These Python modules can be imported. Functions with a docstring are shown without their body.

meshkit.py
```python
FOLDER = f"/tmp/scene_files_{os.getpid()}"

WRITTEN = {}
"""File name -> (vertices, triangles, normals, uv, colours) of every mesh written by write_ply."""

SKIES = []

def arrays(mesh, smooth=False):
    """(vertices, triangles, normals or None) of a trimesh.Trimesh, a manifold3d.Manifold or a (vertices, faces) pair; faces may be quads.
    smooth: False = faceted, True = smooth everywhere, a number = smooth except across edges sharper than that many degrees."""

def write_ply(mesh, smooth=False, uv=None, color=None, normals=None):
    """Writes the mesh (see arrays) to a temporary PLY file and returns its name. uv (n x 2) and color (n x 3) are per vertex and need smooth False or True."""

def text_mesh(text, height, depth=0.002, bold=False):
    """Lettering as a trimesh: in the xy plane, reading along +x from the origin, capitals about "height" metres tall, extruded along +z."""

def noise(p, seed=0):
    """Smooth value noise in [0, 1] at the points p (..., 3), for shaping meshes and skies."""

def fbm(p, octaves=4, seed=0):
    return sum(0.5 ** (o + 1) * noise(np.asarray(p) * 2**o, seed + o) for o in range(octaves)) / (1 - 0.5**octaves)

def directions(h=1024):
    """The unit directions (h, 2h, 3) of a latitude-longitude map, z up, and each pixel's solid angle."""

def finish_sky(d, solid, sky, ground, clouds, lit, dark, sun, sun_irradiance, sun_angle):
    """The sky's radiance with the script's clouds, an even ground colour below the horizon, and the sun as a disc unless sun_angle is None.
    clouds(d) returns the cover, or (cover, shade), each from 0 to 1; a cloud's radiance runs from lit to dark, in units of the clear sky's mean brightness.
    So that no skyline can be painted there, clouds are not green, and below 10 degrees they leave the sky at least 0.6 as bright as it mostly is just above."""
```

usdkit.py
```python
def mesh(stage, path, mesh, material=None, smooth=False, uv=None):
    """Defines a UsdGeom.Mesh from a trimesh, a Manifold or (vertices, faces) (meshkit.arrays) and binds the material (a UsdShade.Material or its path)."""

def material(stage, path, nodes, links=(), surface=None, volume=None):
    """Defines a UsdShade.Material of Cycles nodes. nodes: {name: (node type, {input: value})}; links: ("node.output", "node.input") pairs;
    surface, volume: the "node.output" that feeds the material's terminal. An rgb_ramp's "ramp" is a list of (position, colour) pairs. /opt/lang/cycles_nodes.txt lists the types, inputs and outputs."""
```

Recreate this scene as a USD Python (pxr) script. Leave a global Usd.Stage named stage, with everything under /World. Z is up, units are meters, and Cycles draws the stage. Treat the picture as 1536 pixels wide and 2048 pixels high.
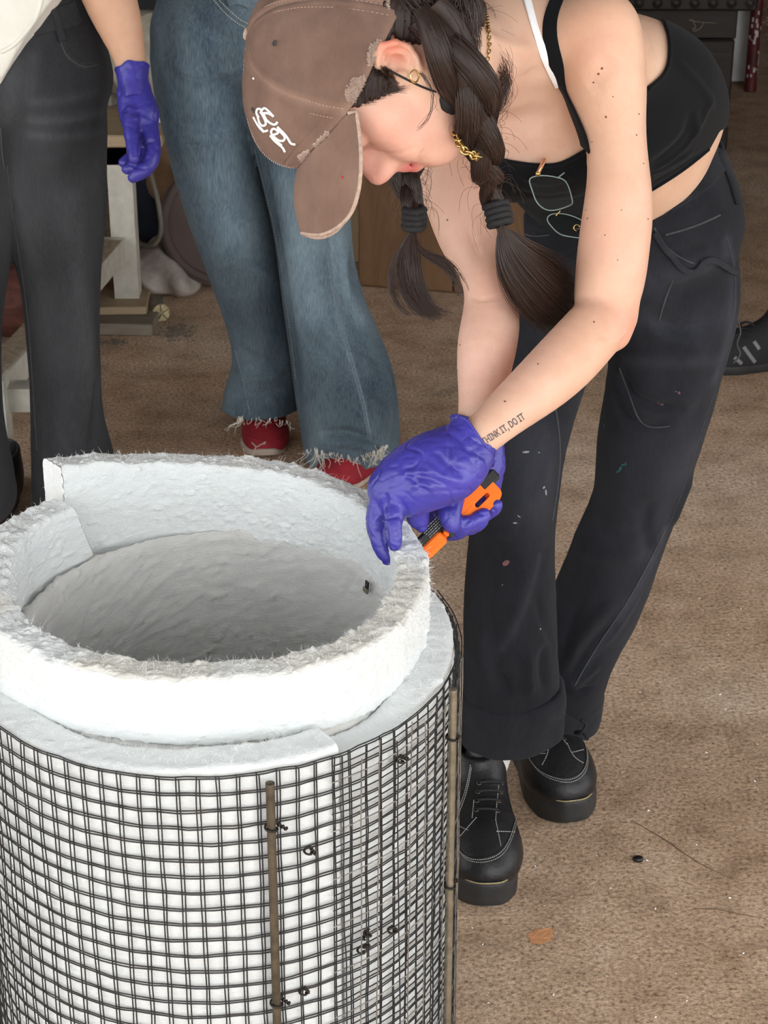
import math, random
import numpy as np, trimesh, manifold3d, shapely, usdkit, meshkit
from scipy.spatial import cKDTree
from pxr import Usd, UsdGeom, UsdLux, UsdShade, Sdf, Gf, Vt

stage = Usd.Stage.CreateInMemory()
UsdGeom.SetStageUpAxis(stage, 'Z'); UsdGeom.SetStageMetersPerUnit(stage, 1.0)
UsdGeom.Xform.Define(stage, '/World'); UsdGeom.Scope.Define(stage, '/World/Looks')

# ------------------------------------------------------------------ camera
W, H, FPX, PITCH, CAMZ = 1536, 2048, 4000.0, math.radians(26.0), 1.75
cam = UsdGeom.Camera.Define(stage, '/World/camera')
cam.CreateHorizontalApertureAttr(24.0); cam.CreateVerticalApertureAttr(32.0)
cam.CreateFocalLengthAttr(24.0 * FPX / W)
cam.CreateClippingRangeAttr((0.05, 200.0))
cam.CreateFStopAttr(20.0); cam.CreateFocusDistanceAttr(2.35)
cam.AddTranslateOp().Set((0, 0, CAMZ)); cam.AddRotateXOp().Set(90.0 - 26.0)
cam.CreateExposureAttr(-0.04)

# ------------------------------------------------------------------ light: overcast daylight through the open front and right side of the shed
dome = UsdLux.DomeLight.Define(stage, '/World/sky')
dome.CreateIntensityAttr(1.0); dome.CreateColorAttr((0.98, 0.99, 1.0)); dome.CreateExposureAttr(0.12)
def rect_light(name, loc, target, w, h, power, col):
    L = UsdLux.RectLight.Define(stage, '/World/' + name)
    L.CreateWidthAttr(w); L.CreateHeightAttr(h); L.CreateIntensityAttr(power); L.CreateColorAttr(col)
    z = np.array(loc, float) - np.array(target, float); z /= np.linalg.norm(z)
    x = np.cross([0, 0, 1.0], z); x /= np.linalg.norm(x); y = np.cross(z, x)
    L.AddTransformOp().Set(Gf.Matrix4d(*x, 0, *y, 0, *z, 0, *map(float, loc), 1))
    return L
rect_light('open_door_daylight', (2.4, -2.6, 2.3), (0.1, 2.3, 0.5), 2.8, 1.6, 3.6, (1.0, 0.985, 0.96))

# ------------------------------------------------------------------ pixel <-> world helpers, used to measure where things stand
_c, _s = math.cos(PITCH), math.sin(PITCH)
FW, UP, RT, CAM = np.array([0, _c, -_s]), np.array([0, _s, _c]), np.array([1.0, 0, 0]), np.array([0, 0, CAMZ])
TV = -FW
def ray(x, y): return FW + (x - 768) / FPX * RT - (y - 1024) / FPX * UP
def at(x, y, D): return CAM + D * ray(x, y)
def atY(x, y, Y): d = ray(x, y); return CAM + d * (Y / d[1])
def atZ(x, y, z): d = ray(x, y); return CAM + d * ((z - CAMZ) / d[2])
def J(x, y, D, r): return at(x, y, D), r * D / FPX         # joint with a radius measured in pixels
def unit(v): v = np.asarray(v, float); return v / np.linalg.norm(v)

# ------------------------------------------------------------------ scene helpers
used = {}
def numbered(parent, name):
    k = (parent, name); n = used.get(k, 0); used[k] = n + 1
    return f'{parent}/{name}' if n == 0 else f'{parent}/{name}_{n:03d}'
def keys(p, label=None, cat=None, group=None, kind=None):
    for k, v in (('label', label), ('category', cat), ('group', group), ('kind', kind)):
        if v: p.SetCustomDataByKey(k, v)
    return p
def path_of(parent): return '/World' if parent is None else str(parent.GetPath())
def thing(name, label, cat, loc=(0, 0, 0), group=None):
    x = UsdGeom.Xform.Define(stage, numbered('/World', name)); x.AddTranslateOp().Set(Gf.Vec3d(*map(float, loc)))
    return keys(x.GetPrim(), label, cat, group)
def origin_of(parent):
    if parent is None: return np.zeros(3)
    t = UsdGeom.Xformable(parent).ComputeLocalToWorldTransform(0).ExtractTranslation()
    return np.array(t)
def part(name, mesh, mat, parent=None, smooth=True, label=None, kind=None, tint=None):
    """One mesh prim; the mesh is given in world coordinates."""
    v, f, n = meshkit.arrays(mesh, smooth)
    v = v - origin_of(parent)
    path = numbered(path_of(parent), name)
    m = UsdGeom.Mesh.Define(stage, path)
    m.CreatePointsAttr(Vt.Vec3fArray.FromNumpy(v.astype(np.float32)))
    m.CreateFaceVertexCountsAttr(Vt.IntArray.FromNumpy(np.full(len(f), 3, np.int32)))
    m.CreateFaceVertexIndicesAttr(Vt.IntArray.FromNumpy(f.astype(np.int32).ravel()))
    m.CreateSubdivisionSchemeAttr('none')
    if n is not None:
        m.CreateNormalsAttr(Vt.Vec3fArray.FromNumpy(n.astype(np.float32))); m.SetNormalsInterpolation('vertex')
    if tint is not None:
        UsdGeom.PrimvarsAPI(m).CreatePrimvar('tint', Sdf.ValueTypeNames.Color3fArray, 'vertex').Set(Vt.Vec3fArray.FromNumpy(np.asarray(tint, np.float32)))
    UsdShade.MaterialBindingAPI.Apply(m.GetPrim()).Bind(mat)
    return keys(m.GetPrim(), label, None, None, kind)
def single(name, mesh, mat, label, cat, smooth=True, group=None, kind=None):
    return keys(part(name, mesh, mat, None, smooth), label, cat, group, kind)
def curves(name, lines, widths, mat, parent=None, kind=None, label=None):
    """Strands: a list of point arrays; widths one number or a (root, tip) pair in metres."""
    path = numbered(path_of(parent), name); c = UsdGeom.BasisCurves.Define(stage, path)
    o = origin_of(parent)
    P = np.vstack(lines) - o; n = [len(l) for l in lines]
    c.CreateTypeAttr('linear'); c.CreateCurveVertexCountsAttr(Vt.IntArray(n)); c.CreatePointsAttr(Vt.Vec3fArray.FromNumpy(P.astype(np.float32)))
    w0, w1 = widths if isinstance(widths, tuple) else (widths, widths)
    w = np.concatenate([np.linspace(w0, w1, k) for k in n]); c.CreateWidthsAttr(Vt.FloatArray.FromNumpy(w.astype(np.float32))); c.SetWidthsInterpolation('vertex')
    UsdShade.MaterialBindingAPI.Apply(c.GetPrim()).Bind(mat)
    return keys(c.GetPrim(), label, None, None, kind)
cat_ = trimesh.util.concatenate

# ------------------------------------------------------------------ mesh makers
def spline(P, n):
    """Catmull-Rom through the points P, n samples."""
    P = np.asarray(P, float); t = np.concatenate([[0], np.cumsum(np.linalg.norm(np.diff(P[:, :3], axis=0), axis=1) + 1e-9)])
    from scipy.interpolate import PchipInterpolator, CubicSpline
    return CubicSpline(t, P, bc_type='natural')(np.linspace(0, t[-1], n)) if len(P) > 2 else np.linspace(P[0], P[-1], n)
def frames(P):
    T = np.gradient(P, axis=0); T /= np.linalg.norm(T, axis=1, keepdims=True) + 1e-12
    a = np.cross(T[0], [0, 0, 1.0]);
    if np.linalg.norm(a) < .2: a = np.cross(T[0], [1.0, 0, 0])
    a = unit(a); A = []
    for t in T:
        a = a - t * (a @ t); a = unit(a); A.append(a)
    A = np.array(A); return T, A, np.cross(T, A)
def tube(P, r, sides=8, closed_loop=False, cap=True):
    P = np.asarray(P, float); n = len(P); r = np.broadcast_to(r, (n,)).astype(float)
    T, A, B = frames(P)
    if closed_loop:
        T = np.roll(P, -1, 0) - np.roll(P, 1, 0); T /= np.linalg.norm(T, axis=1, keepdims=True)
        ref = np.array([0, 0, 1.0]); A = np.cross(T, ref); A /= np.linalg.norm(A, axis=1, keepdims=True) + 1e-9; B = np.cross(T, A)
    g = np.arange(sides) * 2 * np.pi / sides
    V = P[:, None] + r[:, None, None] * (np.cos(g)[None, :, None] * A[:, None] + np.sin(g)[None, :, None] * B[:, None])
    V = V.reshape(-1, 3); m = n if closed_loop else n - 1
    i, j = np.meshgrid(np.arange(m), np.arange(sides), indexing='ij'); i2 = (i + 1) % n; j2 = (j + 1) % sides
    F = np.concatenate([np.stack([i * sides + j, i * sides + j2, i2 * sides + j2], -1).reshape(-1, 3), np.stack([i * sides + j, i2 * sides + j2, i2 * sides + j], -1).reshape(-1, 3)])
    if not closed_loop and cap:
        V = np.vstack([V, P[0], P[-1]]); a, b = len(V) - 2, len(V) - 1; k = np.arange(sides); k2 = (k + 1) % sides
        F = np.vstack([F, np.stack([np.full(sides, a), k2, k], 1), np.stack([np.full(sides, b), (n - 1) * sides + k, (n - 1) * sides + k2], 1)])
    return trimesh.Trimesh(V, F, process=False)
def grid_mesh(V, closed_u=False, closed_v=False, flip=False):
    """V: (nu, nv, 3)."""
    nu, nv = V.shape[:2]; mu, mv = nu if closed_u else nu - 1, nv if closed_v else nv - 1
    i, j = np.meshgrid(np.arange(mu), np.arange(mv), indexing='ij'); i2, j2 = (i + 1) % nu, (j + 1) % nv
    a, b, c, d = i * nv + j, i2 * nv + j, i2 * nv + j2, i * nv + j2
    F = np.concatenate([np.stack([a, b, c], -1).reshape(-1, 3), np.stack([a, c, d], -1).reshape(-1, 3)])
    return trimesh.Trimesh(V.reshape(-1, 3), F[:, ::-1] if flip else F, process=False)
def rbox(size, loc=(0, 0, 0), rot=None, bevel=0.004):
    """A box with chamfered edges (hull)."""
    sx, sy, sz = np.asarray(size, float) / 2; b = min(bevel, .45 * min(sx, sy, sz)); pts = []
    for X in (-1, 1):
        for Y in (-1, 1):
            for Z in (-1, 1):
                c = np.array([X * sx, Y * sy, Z * sz])
                for k in range(3):
                    q = c.copy(); q[[j for j in range(3) if j != k]] -= b * np.sign(c[[j for j in range(3) if j != k]]); pts.append(q)
    m = trimesh.convex.convex_hull(np.array(pts))
    if rot is not None:
        M = np.eye(4); M[:3, :3] = rot; m.apply_transform(M)
    m.apply_translation(loc); return m
def axes_z(z, x=None):
    z = unit(z); x = np.array([1.0, 0, 0]) if x is None else np.asarray(x, float)
    x = unit(x - z * (x @ z)); return np.stack([x, np.cross(z, x), z], 1)
def rotz(a): return np.array([[math.cos(a), -math.sin(a), 0], [math.sin(a), math.cos(a), 0], [0, 0, 1.0]])
def lathe(profile, n=48, loc=(0, 0, 0), rot=None):
    m = trimesh.creation.revolve(np.asarray(profile, float), sections=n)
    if rot is not None:
        M = np.eye(4); M[:3, :3] = rot; m.apply_transform(M)
    m.apply_translation(loc); return m
def displace(m, amount):
    m = m.copy(); n = np.asarray(m.vertex_normals); m.vertices = m.vertices + n * np.asarray(amount)[:, None]; return m

# ------------------------------------------------------------------ distance fields: organic shapes as one continuous surface
class Field:
    def __init__(s, k=.02): s.ops, s.k, s.warp = [], k, None
    def cone(s, a, b, k=None, flat=None, sub=False):
        (pa, ra), (pb, rb) = a, b; s.ops.append(('c', np.asarray(pa, float), np.asarray(pb, float), ra, rb, s.k if k is None else k, flat, sub)); return s
    def chain(s, joints, k=None, flat=None, fine=3):
        if len(joints) > 3 and fine > 1:
            q = spline(np.array([[*p, r] for p, r in joints]), (len(joints) - 1) * fine + 1); joints = [(x[:3], max(x[3], .002)) for x in q]
        for a, b in zip(joints[:-1], joints[1:]): s.cone(a, b, k, flat)
        return s
    def ell(s, c, radii, axes=np.eye(3), k=None, sub=False):
        s.ops.append(('e', np.asarray(c, float), np.asarray(radii, float), np.asarray(axes, float), 0, s.k if k is None else k, None, sub)); return s
    def bounds(s):
        lo, hi = [], []
        for o in s.ops:
            if o[7]: continue
            if o[0] == 'c':
                m = max(o[3], o[4]) * (max(1, o[6][1]) if o[6] is not None else 1); q = np.stack([o[1], o[2]]); lo.append(q.min(0) - m); hi.append(q.max(0) + m)
            else: m = o[2].max(); lo.append(o[1] - m); hi.append(o[1] + m)
        return np.min(lo, 0) - .03, np.max(hi, 0) + .03
    def one(s, o, P):
        if o[0] == 'c':
            _, a, b, ra, rb, k, flat, sub = o; q, e = P - a.astype(np.float32), (b - a).astype(np.float32); sc = 1.0
            if flat is not None:
                n, w = np.asarray(flat[0], np.float32), flat[1]; q = q + np.outer(q @ n, n) * np.float32(1 / w - 1); e = e + n * (e @ n) * np.float32(1 / w - 1); sc = min(1.0, w)
            t = np.clip(q @ e / max(float(e @ e), 1e-9), 0, 1)
            return (np.linalg.norm(q - t[:, None] * e, axis=1) - (ra + t * (rb - ra))) * sc
        _, c, r, A, _, k, _, sub = o
        q = (P - c.astype(np.float32)) @ A.astype(np.float32); k0 = np.linalg.norm(q / r.astype(np.float32), axis=1); k1 = np.linalg.norm(q / (r * r).astype(np.float32), axis=1)
        return np.where(k1 > 1e-9, k0 * (k0 - 1) / np.maximum(k1, 1e-9), -r.min())
    def __call__(s, P):
        P = np.asarray(P, np.float32); d = np.full(len(P), 9.0, np.float32)
        for o in s.ops:
            k, sub = o[5], o[7]
            if o[0] == 'c':
                q = np.stack([o[1], o[2]]); m = max(o[3], o[4]) * (max(1, o[6][1]) if o[6] is not None else 1); lo, hi = q.min(0) - m, q.max(0) + m
            else: m = o[2].max(); lo, hi = o[1] - m, o[1] + m
            pad = .07 + k
            sel = np.all((P > lo - pad) & (P < hi + pad), axis=1)
            if not sel.any(): continue
            x = s.one(o, P[sel]); y = d[sel]
            if sub: x = -x; h = np.maximum(k - np.abs(x - y), 0) / max(k, 1e-9); d[sel] = np.maximum(x, y) + h * h * k * .25
            else: h = np.maximum(k - np.abs(x - y), 0) / max(k, 1e-9); d[sel] = np.minimum(x, y) - h * h * k * .25
        return d

def surface(fn, lo, hi, h, relax=2):
    """Surface nets over the blocks near the surface."""
    lo, hi = np.asarray(lo, float), np.asarray(hi, float); B = 8
    nb = np.ceil((hi - lo) / (h * B)).astype(int) + 1; n = nb * B
    ci = np.stack(np.meshgrid(*[np.arange(k) for k in nb], indexing='ij'), -1).reshape(-1, 3)
    dc = fn(lo + (ci * B + (B - 1) / 2) * h); V = np.repeat(np.repeat(np.repeat(np.sign(dc).reshape(nb).astype(np.float32), B, 0), B, 1), B, 2)
    act = ci[np.abs(dc) < h * B * 1.15]
    off = np.stack(np.meshgrid(*[np.arange(B)] * 3, indexing='ij'), -1).reshape(-1, 3)
    for s0 in range(0, len(act), 600):
        idx = (act[s0:s0 + 600, None] * B + off[None]).reshape(-1, 3); V[idx[:, 0], idx[:, 1], idx[:, 2]] = fn(lo + idx * h)
    neg = V < 0; cnt = np.zeros(n - 1, np.int8)
    C8 = [(a, b, c) for a in (0, 1) for b in (0, 1) for c in (0, 1)]
    sl = lambda A, o: A[o[0]:A.shape[0] - 1 + o[0], o[1]:A.shape[1] - 1 + o[1], o[2]:A.shape[2] - 1 + o[2]]
    for o in C8: cnt += sl(neg, o)
    cells = np.argwhere((cnt > 0) & (cnt < 8)); vid = np.full(n - 1, -1, np.int32); vid[cells[:, 0], cells[:, 1], cells[:, 2]] = np.arange(len(cells))
    vals = np.stack([V[cells[:, 0] + o[0], cells[:, 1] + o[1], cells[:, 2] + o[2]] for o in C8], 1); O = np.array(C8, float)
    num, den = np.zeros((len(cells), 3)), np.zeros(len(cells))
    for a in range(8):
        for b in range(a + 1, 8):
            if np.abs(O[a] - O[b]).sum() != 1: continue
            x, y = vals[:, a], vals[:, b]; m = (x < 0) != (y < 0); t = np.where(m, x / np.where(m, x - y, 1), 0)
            num += np.where(m[:, None], O[a] + t[:, None] * (O[b] - O[a]), 0); den += m
    P = lo + (cells + num / den[:, None]) * h; F = []
    for ax in range(3):
        d = [0, 0, 0]; d[ax] = 1; A = neg[:n[0] - d[0], :n[1] - d[1], :n[2] - d[2]]; Bn = neg[d[0]:, d[1]:, d[2]:]
        e = np.argwhere(A != Bn); u, w = (ax + 1) % 3, (ax + 2) % 3
        e = e[(e[:, u] > 0) & (e[:, w] > 0) & (e[:, u] < n[u] - 1) & (e[:, w] < n[w] - 1)]
        du, dw = np.eye(3, dtype=int)[u], np.eye(3, dtype=int)[w]
        q = [vid[tuple((e - x).T)] for x in (du * 0, du, du + dw, dw)]; q = np.stack(q, 1); fl = A[tuple(e.T)]
        q = np.where(fl[:, None], q, q[:, ::-1]); q = q[(q >= 0).all(1)]; F += [q[:, [0, 1, 2]], q[:, [0, 2, 3]]]
    m = trimesh.Trimesh(P, np.vstack(F), process=False)
    if relax: m = smooth_mesh(m, relax)
    return m
def smooth_mesh(m, it, lam=.5):
    E = m.edges_unique; n = len(m.vertices); deg = np.bincount(E.ravel(), minlength=n)[:, None]; v = np.array(m.vertices)
    import scipy.sparse as sp
    A = sp.coo_matrix((np.ones(2 * len(E)), (np.r_[E[:, 0], E[:, 1]], np.r_[E[:, 1], E[:, 0]])), shape=(n, n)).tocsr()
    for i in range(it):
        v = v + lam * (A @ v / np.maximum(deg, 1) - v)
        v = v - (lam + .03) * (A @ v / np.maximum(deg, 1) - v)
    return trimesh.Trimesh(v, m.faces, process=False)
def keep_largest(m):
    c = trimesh.graph.connected_component_labels(m.face_adjacency, node_count=len(m.faces)); k = np.bincount(c).argmax()
    m = trimesh.Trimesh(m.vertices, m.faces[c == k], process=False); m.remove_unreferenced_vertices(); return m
def hit(m, pts):
    """Where the lines of sight through the pixels meet the mesh (nan where they miss), and the faces met."""
    pts = np.asarray(pts, float); d = np.array([unit(ray(*q)) for q in pts]); o = np.tile(CAM, (len(pts), 1))
    from trimesh.ray.ray_pyembree import RayMeshIntersector
    if not hasattr(m, '_emb'): m._emb = RayMeshIntersector(m)
    loc, ri, ti = m._emb.intersects_location(o, d, multiple_hits=False)
    out = np.full((len(pts), 3), np.nan); fi = np.full(len(pts), -1); out[ri] = loc; fi[ri] = ti; return out, fi
def trace(m, pts, n=60, lift=0.0):
    """A smooth line through pixels, laid on the mesh."""
    q = spline(np.asarray(pts, float), n); P, fi = hit(m, q); ok = ~np.isnan(P[:, 0])
    if lift: P[ok] += m.face_normals[fi[ok]] * lift
    return P[ok]
def crease(m, lines, smooth_normals=True):
    """Displaces the mesh along lines: (pixels, half width m, height m [, skew]); negative heights are grooves; skew makes one side steep."""
    v = np.array(m.vertices); nrm = np.array(m.vertex_normals); off = np.zeros(len(v))
    for L in lines:
        pts, w, hgt = L[:3]; P = trace(m, pts, 260)
        if len(P) < 2: continue
        d, i = cKDTree(P).query(v, distance_upper_bound=w * 2.2); ok = np.isfinite(d)
        fall = np.ones(ok.sum()); ii = i[ok]; e = np.minimum(ii, len(P) - 1 - ii) / max(len(P) * .22, 1); fall = np.clip(e, 0, 1) ** .7 if len(L) < 5 else fall
        x = d[ok] / w; g = np.exp(-x * x * 1.6)
        if len(L) > 3 and L[3]:
            T = np.gradient(P, axis=0)[ii]; side = np.cross(T, nrm[ok]); sgn = np.sign(((v[ok] - P[ii]) * side).sum(1)); g = g * (1 + L[3] * sgn * np.minimum(x, 1.2))
        off[ok] += hgt * g * fall
    return smooth_mesh(trimesh.Trimesh(v + nrm * off[:, None], m.faces, process=False), 2)
def fb(P, scale, oct=4, seed=0): return meshkit.fbm(np.asarray(P) * scale, oct, seed) - .5

# ------------------------------------------------------------------ materials
def mat(name, nodes, links, surface='p.BSDF'): return usdkit.material(stage, '/World/Looks/' + name, nodes, links, surface=surface)
def plain(name, col, rough=.6, metal=0., var=.25, scale=30., bump=0., bscale=None, spec=.5, stretch=(1, 1, 1), dark=None, **kw):
    """A principled material whose colour wanders with noise."""
    c1 = np.array(col) * (1 - var); c2 = np.minimum(np.array(col) * (1 + var), 1)
    if dark is not None: c1 = np.array(dark)
    n = {'g': ('geometry', {}), 'm': ('mapping', {'scale': stretch}), 'n': ('noise_texture', {'scale': scale, 'detail': 5., 'roughness': .6}),
         'r': ('rgb_ramp', {'ramp': [(.3, tuple(c1)), (.7, tuple(c2))]}), 'p': ('principled_bsdf', {'roughness': rough, 'metallic': metal, 'specular_ior_level': spec, **kw})}
    l = [('g.position', 'm.vector'), ('m.vector', 'n.vector'), ('n.fac', 'r.fac'), ('r.color', 'p.base_color')]
    if bump:
        n['n2'] = ('noise_texture', {'scale': bscale or scale * 3, 'detail': 4.}); n['b'] = ('bump', {'strength': 1., 'distance': bump})
        l += [('m.vector', 'n2.vector'), ('n2.fac', 'b.height'), ('b.normal', 'p.normal')]
    return mat(name, n, l)
def denim(name, dark, light, scale=9., wear=(.35, .75), fine=900., weave=.35, rough=.9, tint=False, sheen=.04):
    """Woven cloth: broad fading, fine slubs along the length, weave relief; 'tint' (a vertex colour) carries fading with a shape of its own."""
    n = {'g': ('geometry', {}), 'm': ('mapping', {'scale': (1, 1, .35)}), 'n': ('noise_texture', {'scale': scale, 'detail': 6., 'roughness': .6}),
         'm2': ('mapping', {'scale': (1, 1, .12)}), 'n2': ('noise_texture', {'scale': fine * .45, 'detail': 3.}),
         'a': ('math', {'math_type': 'multiply_add', 'value2': weave}), 's': ('math', {'math_type': 'add', 'value2': -weave / 2}),
         'r': ('rgb_ramp', {'ramp': [(wear[0], dark), (wear[1], light)]}), 'n3': ('noise_texture', {'scale': fine, 'detail': 2.}),
         'b': ('bump', {'strength': .6, 'distance': .0012}), 'p': ('principled_bsdf', {'roughness': rough, 'specular_ior_level': .15, 'sheen_weight': sheen, 'sheen_roughness': .5})}
    l = [('g.position', 'm.vector'), ('m.vector', 'n.vector'), ('g.position', 'm2.vector'), ('m2.vector', 'n2.vector'), ('n2.fac', 'a.value1'), ('n.fac', 'a.value3'), ('a.value', 's.value1'), ('s.value', 'r.fac'),
         ('g.position', 'n3.vector'), ('n3.fac', 'b.height'), ('b.normal', 'p.normal')]
    if tint:
        n['t'] = ('attribute', {'attribute': 'tint'}); n['x'] = ('mix', {'mix_type': 'multiply', 'fac': 1.0}); l += [('r.color', 'x.color1'), ('t.color', 'x.color2'), ('x.color', 'p.base_color')]
    else: l.append(('r.color', 'p.base_color'))
    return mat(name, n, l)
def skin(name, col):
    n = {'g': ('geometry', {}), 'n': ('noise_texture', {'scale': 22., 'detail': 5., 'roughness': .65}), 'r': ('rgb_ramp', {'ramp': [(.3, (.90, .86, .84)), (.7, (1., 1., 1.))]}),
         't': ('attribute', {'attribute': 'tint'}), 'x': ('mix', {'mix_type': 'multiply', 'fac': 1.}), 'v': ('voronoi_texture', {'scale': 1100.}), 'n2': ('noise_texture', {'scale': 300., 'detail': 3.}),
         'mx': ('math', {'math_type': 'multiply_add', 'value2': .5}), 'b': ('bump', {'strength': .35, 'distance': .0005}),
         'p': ('principled_bsdf', {'roughness': .52, 'specular_ior_level': .38, 'subsurface_weight': .22, 'subsurface_scale': .006, 'subsurface_radius': (1., .35, .2)})}
    l = [('g.position', 'n.vector'), ('n.fac', 'r.fac'), ('r.color', 'x.color1'), ('t.color', 'x.color2'), ('x.color', 'p.base_color'), ('g.position', 'v.vector'), ('g.position', 'n2.vector'),
         ('v.distance', 'mx.value1'), ('n2.fac', 'mx.value3'), ('mx.value', 'b.height'), ('b.normal', 'p.normal')]
    return mat(name, n, l)
def floor_mat():
    n = {'g': ('geometry', {}), 'n': ('noise_texture', {'scale': 1.5, 'detail': 8., 'roughness': .6}), 'n2': ('noise_texture', {'scale': 150., 'detail': 5., 'roughness': .65}), 'n4': ('noise_texture', {'scale': 11., 'detail': 6., 'roughness': .65}),
         'r': ('rgb_ramp', {'ramp': [(.30, (.52, .355, .235)), (.5, (.68, .495, .35)), (.70, (.80, .64, .49))]}),
         'r2': ('rgb_ramp', {'ramp': [(.31, (.30, .25, .21)), (.41, (.74, .70, .67)), (.51, (1., 1., 1.)), (.66, (1.32, 1.31, 1.30))]}), 'x': ('mix', {'mix_type': 'multiply', 'fac': 1.}),
         'r4': ('rgb_ramp', {'ramp': [(.32, (.72, .68, .64)), (.5, (1., .98, .96)), (.66, (1.14, 1.15, 1.17))]}), 'x4': ('mix', {'mix_type': 'multiply', 'fac': 1.}),
         'v': ('voronoi_texture', {'scale': 62., 'detail': 1., 'randomness': 1.}), 'rv': ('rgb_ramp', {'ramp': [(.05, (.50, .44, .39)), (.12, (1., 1., 1.))]}), 'x5': ('mix', {'mix_type': 'multiply', 'fac': .6}),
         'n3': ('noise_texture', {'scale': 120., 'detail': 6., 'roughness': .7}), 'b': ('bump', {'strength': 1., 'distance': .0075}), 'p': ('principled_bsdf', {'roughness': .9, 'specular_ior_level': .2})}
    l = [('g.position', k + '.vector') for k in ('n', 'n2', 'n3', 'n4', 'v')] + [('n.fac', 'r.fac'), ('n2.fac', 'r2.fac'), ('r.color', 'x.color1'), ('r2.color', 'x.color2'), ('n4.fac', 'r4.fac'), ('x.color', 'x4.color1'), ('r4.color', 'x4.color2'),
         ('v.distance', 'rv.fac'), ('x4.color', 'x5.color1'), ('rv.color', 'x5.color2'), ('x5.color', 'p.base_color'), ('n3.fac', 'b.height'), ('b.normal', 'p.normal')]
    return mat('rough_concrete', n, l)
def wool_mat(name, col, stain=None):
    n = {'g': ('geometry', {}), 'n': ('noise_texture', {'scale': 28., 'detail': 6., 'roughness': .6}), 'r': ('rgb_ramp', {'ramp': [(.3, tuple(np.array(col) * .95)), (.62, col)]}),
         'm': ('mapping', {'scale': (1, 1, 2.2)}), 'n2': ('noise_texture', {'scale': 300., 'detail': 5., 'roughness': .7}), 'b': ('bump', {'strength': .7, 'distance': .004}),
         'p': ('principled_bsdf', {'roughness': 1., 'specular_ior_level': .1, 'sheen_weight': .15})}
    l = [('g.position', 'n.vector'), ('n.fac', 'r.fac'), ('g.position', 'm.vector'), ('m.vector', 'n2.vector'), ('n2.fac', 'b.height'), ('b.normal', 'p.normal')]
    if stain:
        n['t'] = ('attribute', {'attribute': 'tint'}); n['x'] = ('mix', {'mix_type': 'multiply', 'fac': 1.}); l += [('r.color', 'x.color1'), ('t.color', 'x.color2'), ('x.color', 'p.base_color')]
    else: l.append(('r.color', 'p.base_color'))
    return mat(name, n, l)
def wood(name, c1, c2, scale=6., stretch=(1, 1, .08), rough=.6, bump=.0006):
    n = {'g': ('geometry', {}), 'm': ('mapping', {'scale': stretch}), 'n': ('noise_texture', {'scale': scale * 6, 'detail': 6., 'roughness': .65, 'distortion': .6}),
         'r': ('rgb_ramp', {'ramp': [(.3, c1), (.7, c2)]}), 'b': ('bump', {'strength': .7, 'distance': bump}), 'p': ('principled_bsdf', {'roughness': rough, 'specular_ior_level': .3})}
    return mat(name, n, [('g.position', 'm.vector'), ('m.vector', 'n.vector'), ('n.fac', 'r.fac'), ('r.color', 'p.base_color'), ('n.fac', 'b.height'), ('b.normal', 'p.normal')])
M = {}
M['floor'] = floor_mat()
M['wool'] = wool_mat('ceramic_wool', (.745, .775, .772), True)
M['fuzz'] = plain('loose_fibre', (.88, .9, .9), 1., var=.05)
M['wire'] = plain('dark_steel_wire', (.040, .042, .044), .45, .6, .35, 60., spec=.35)
M['wire_light'] = plain('bare_steel_wire', (.30, .29, .27), .38, .85, .45, 70.)
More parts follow.
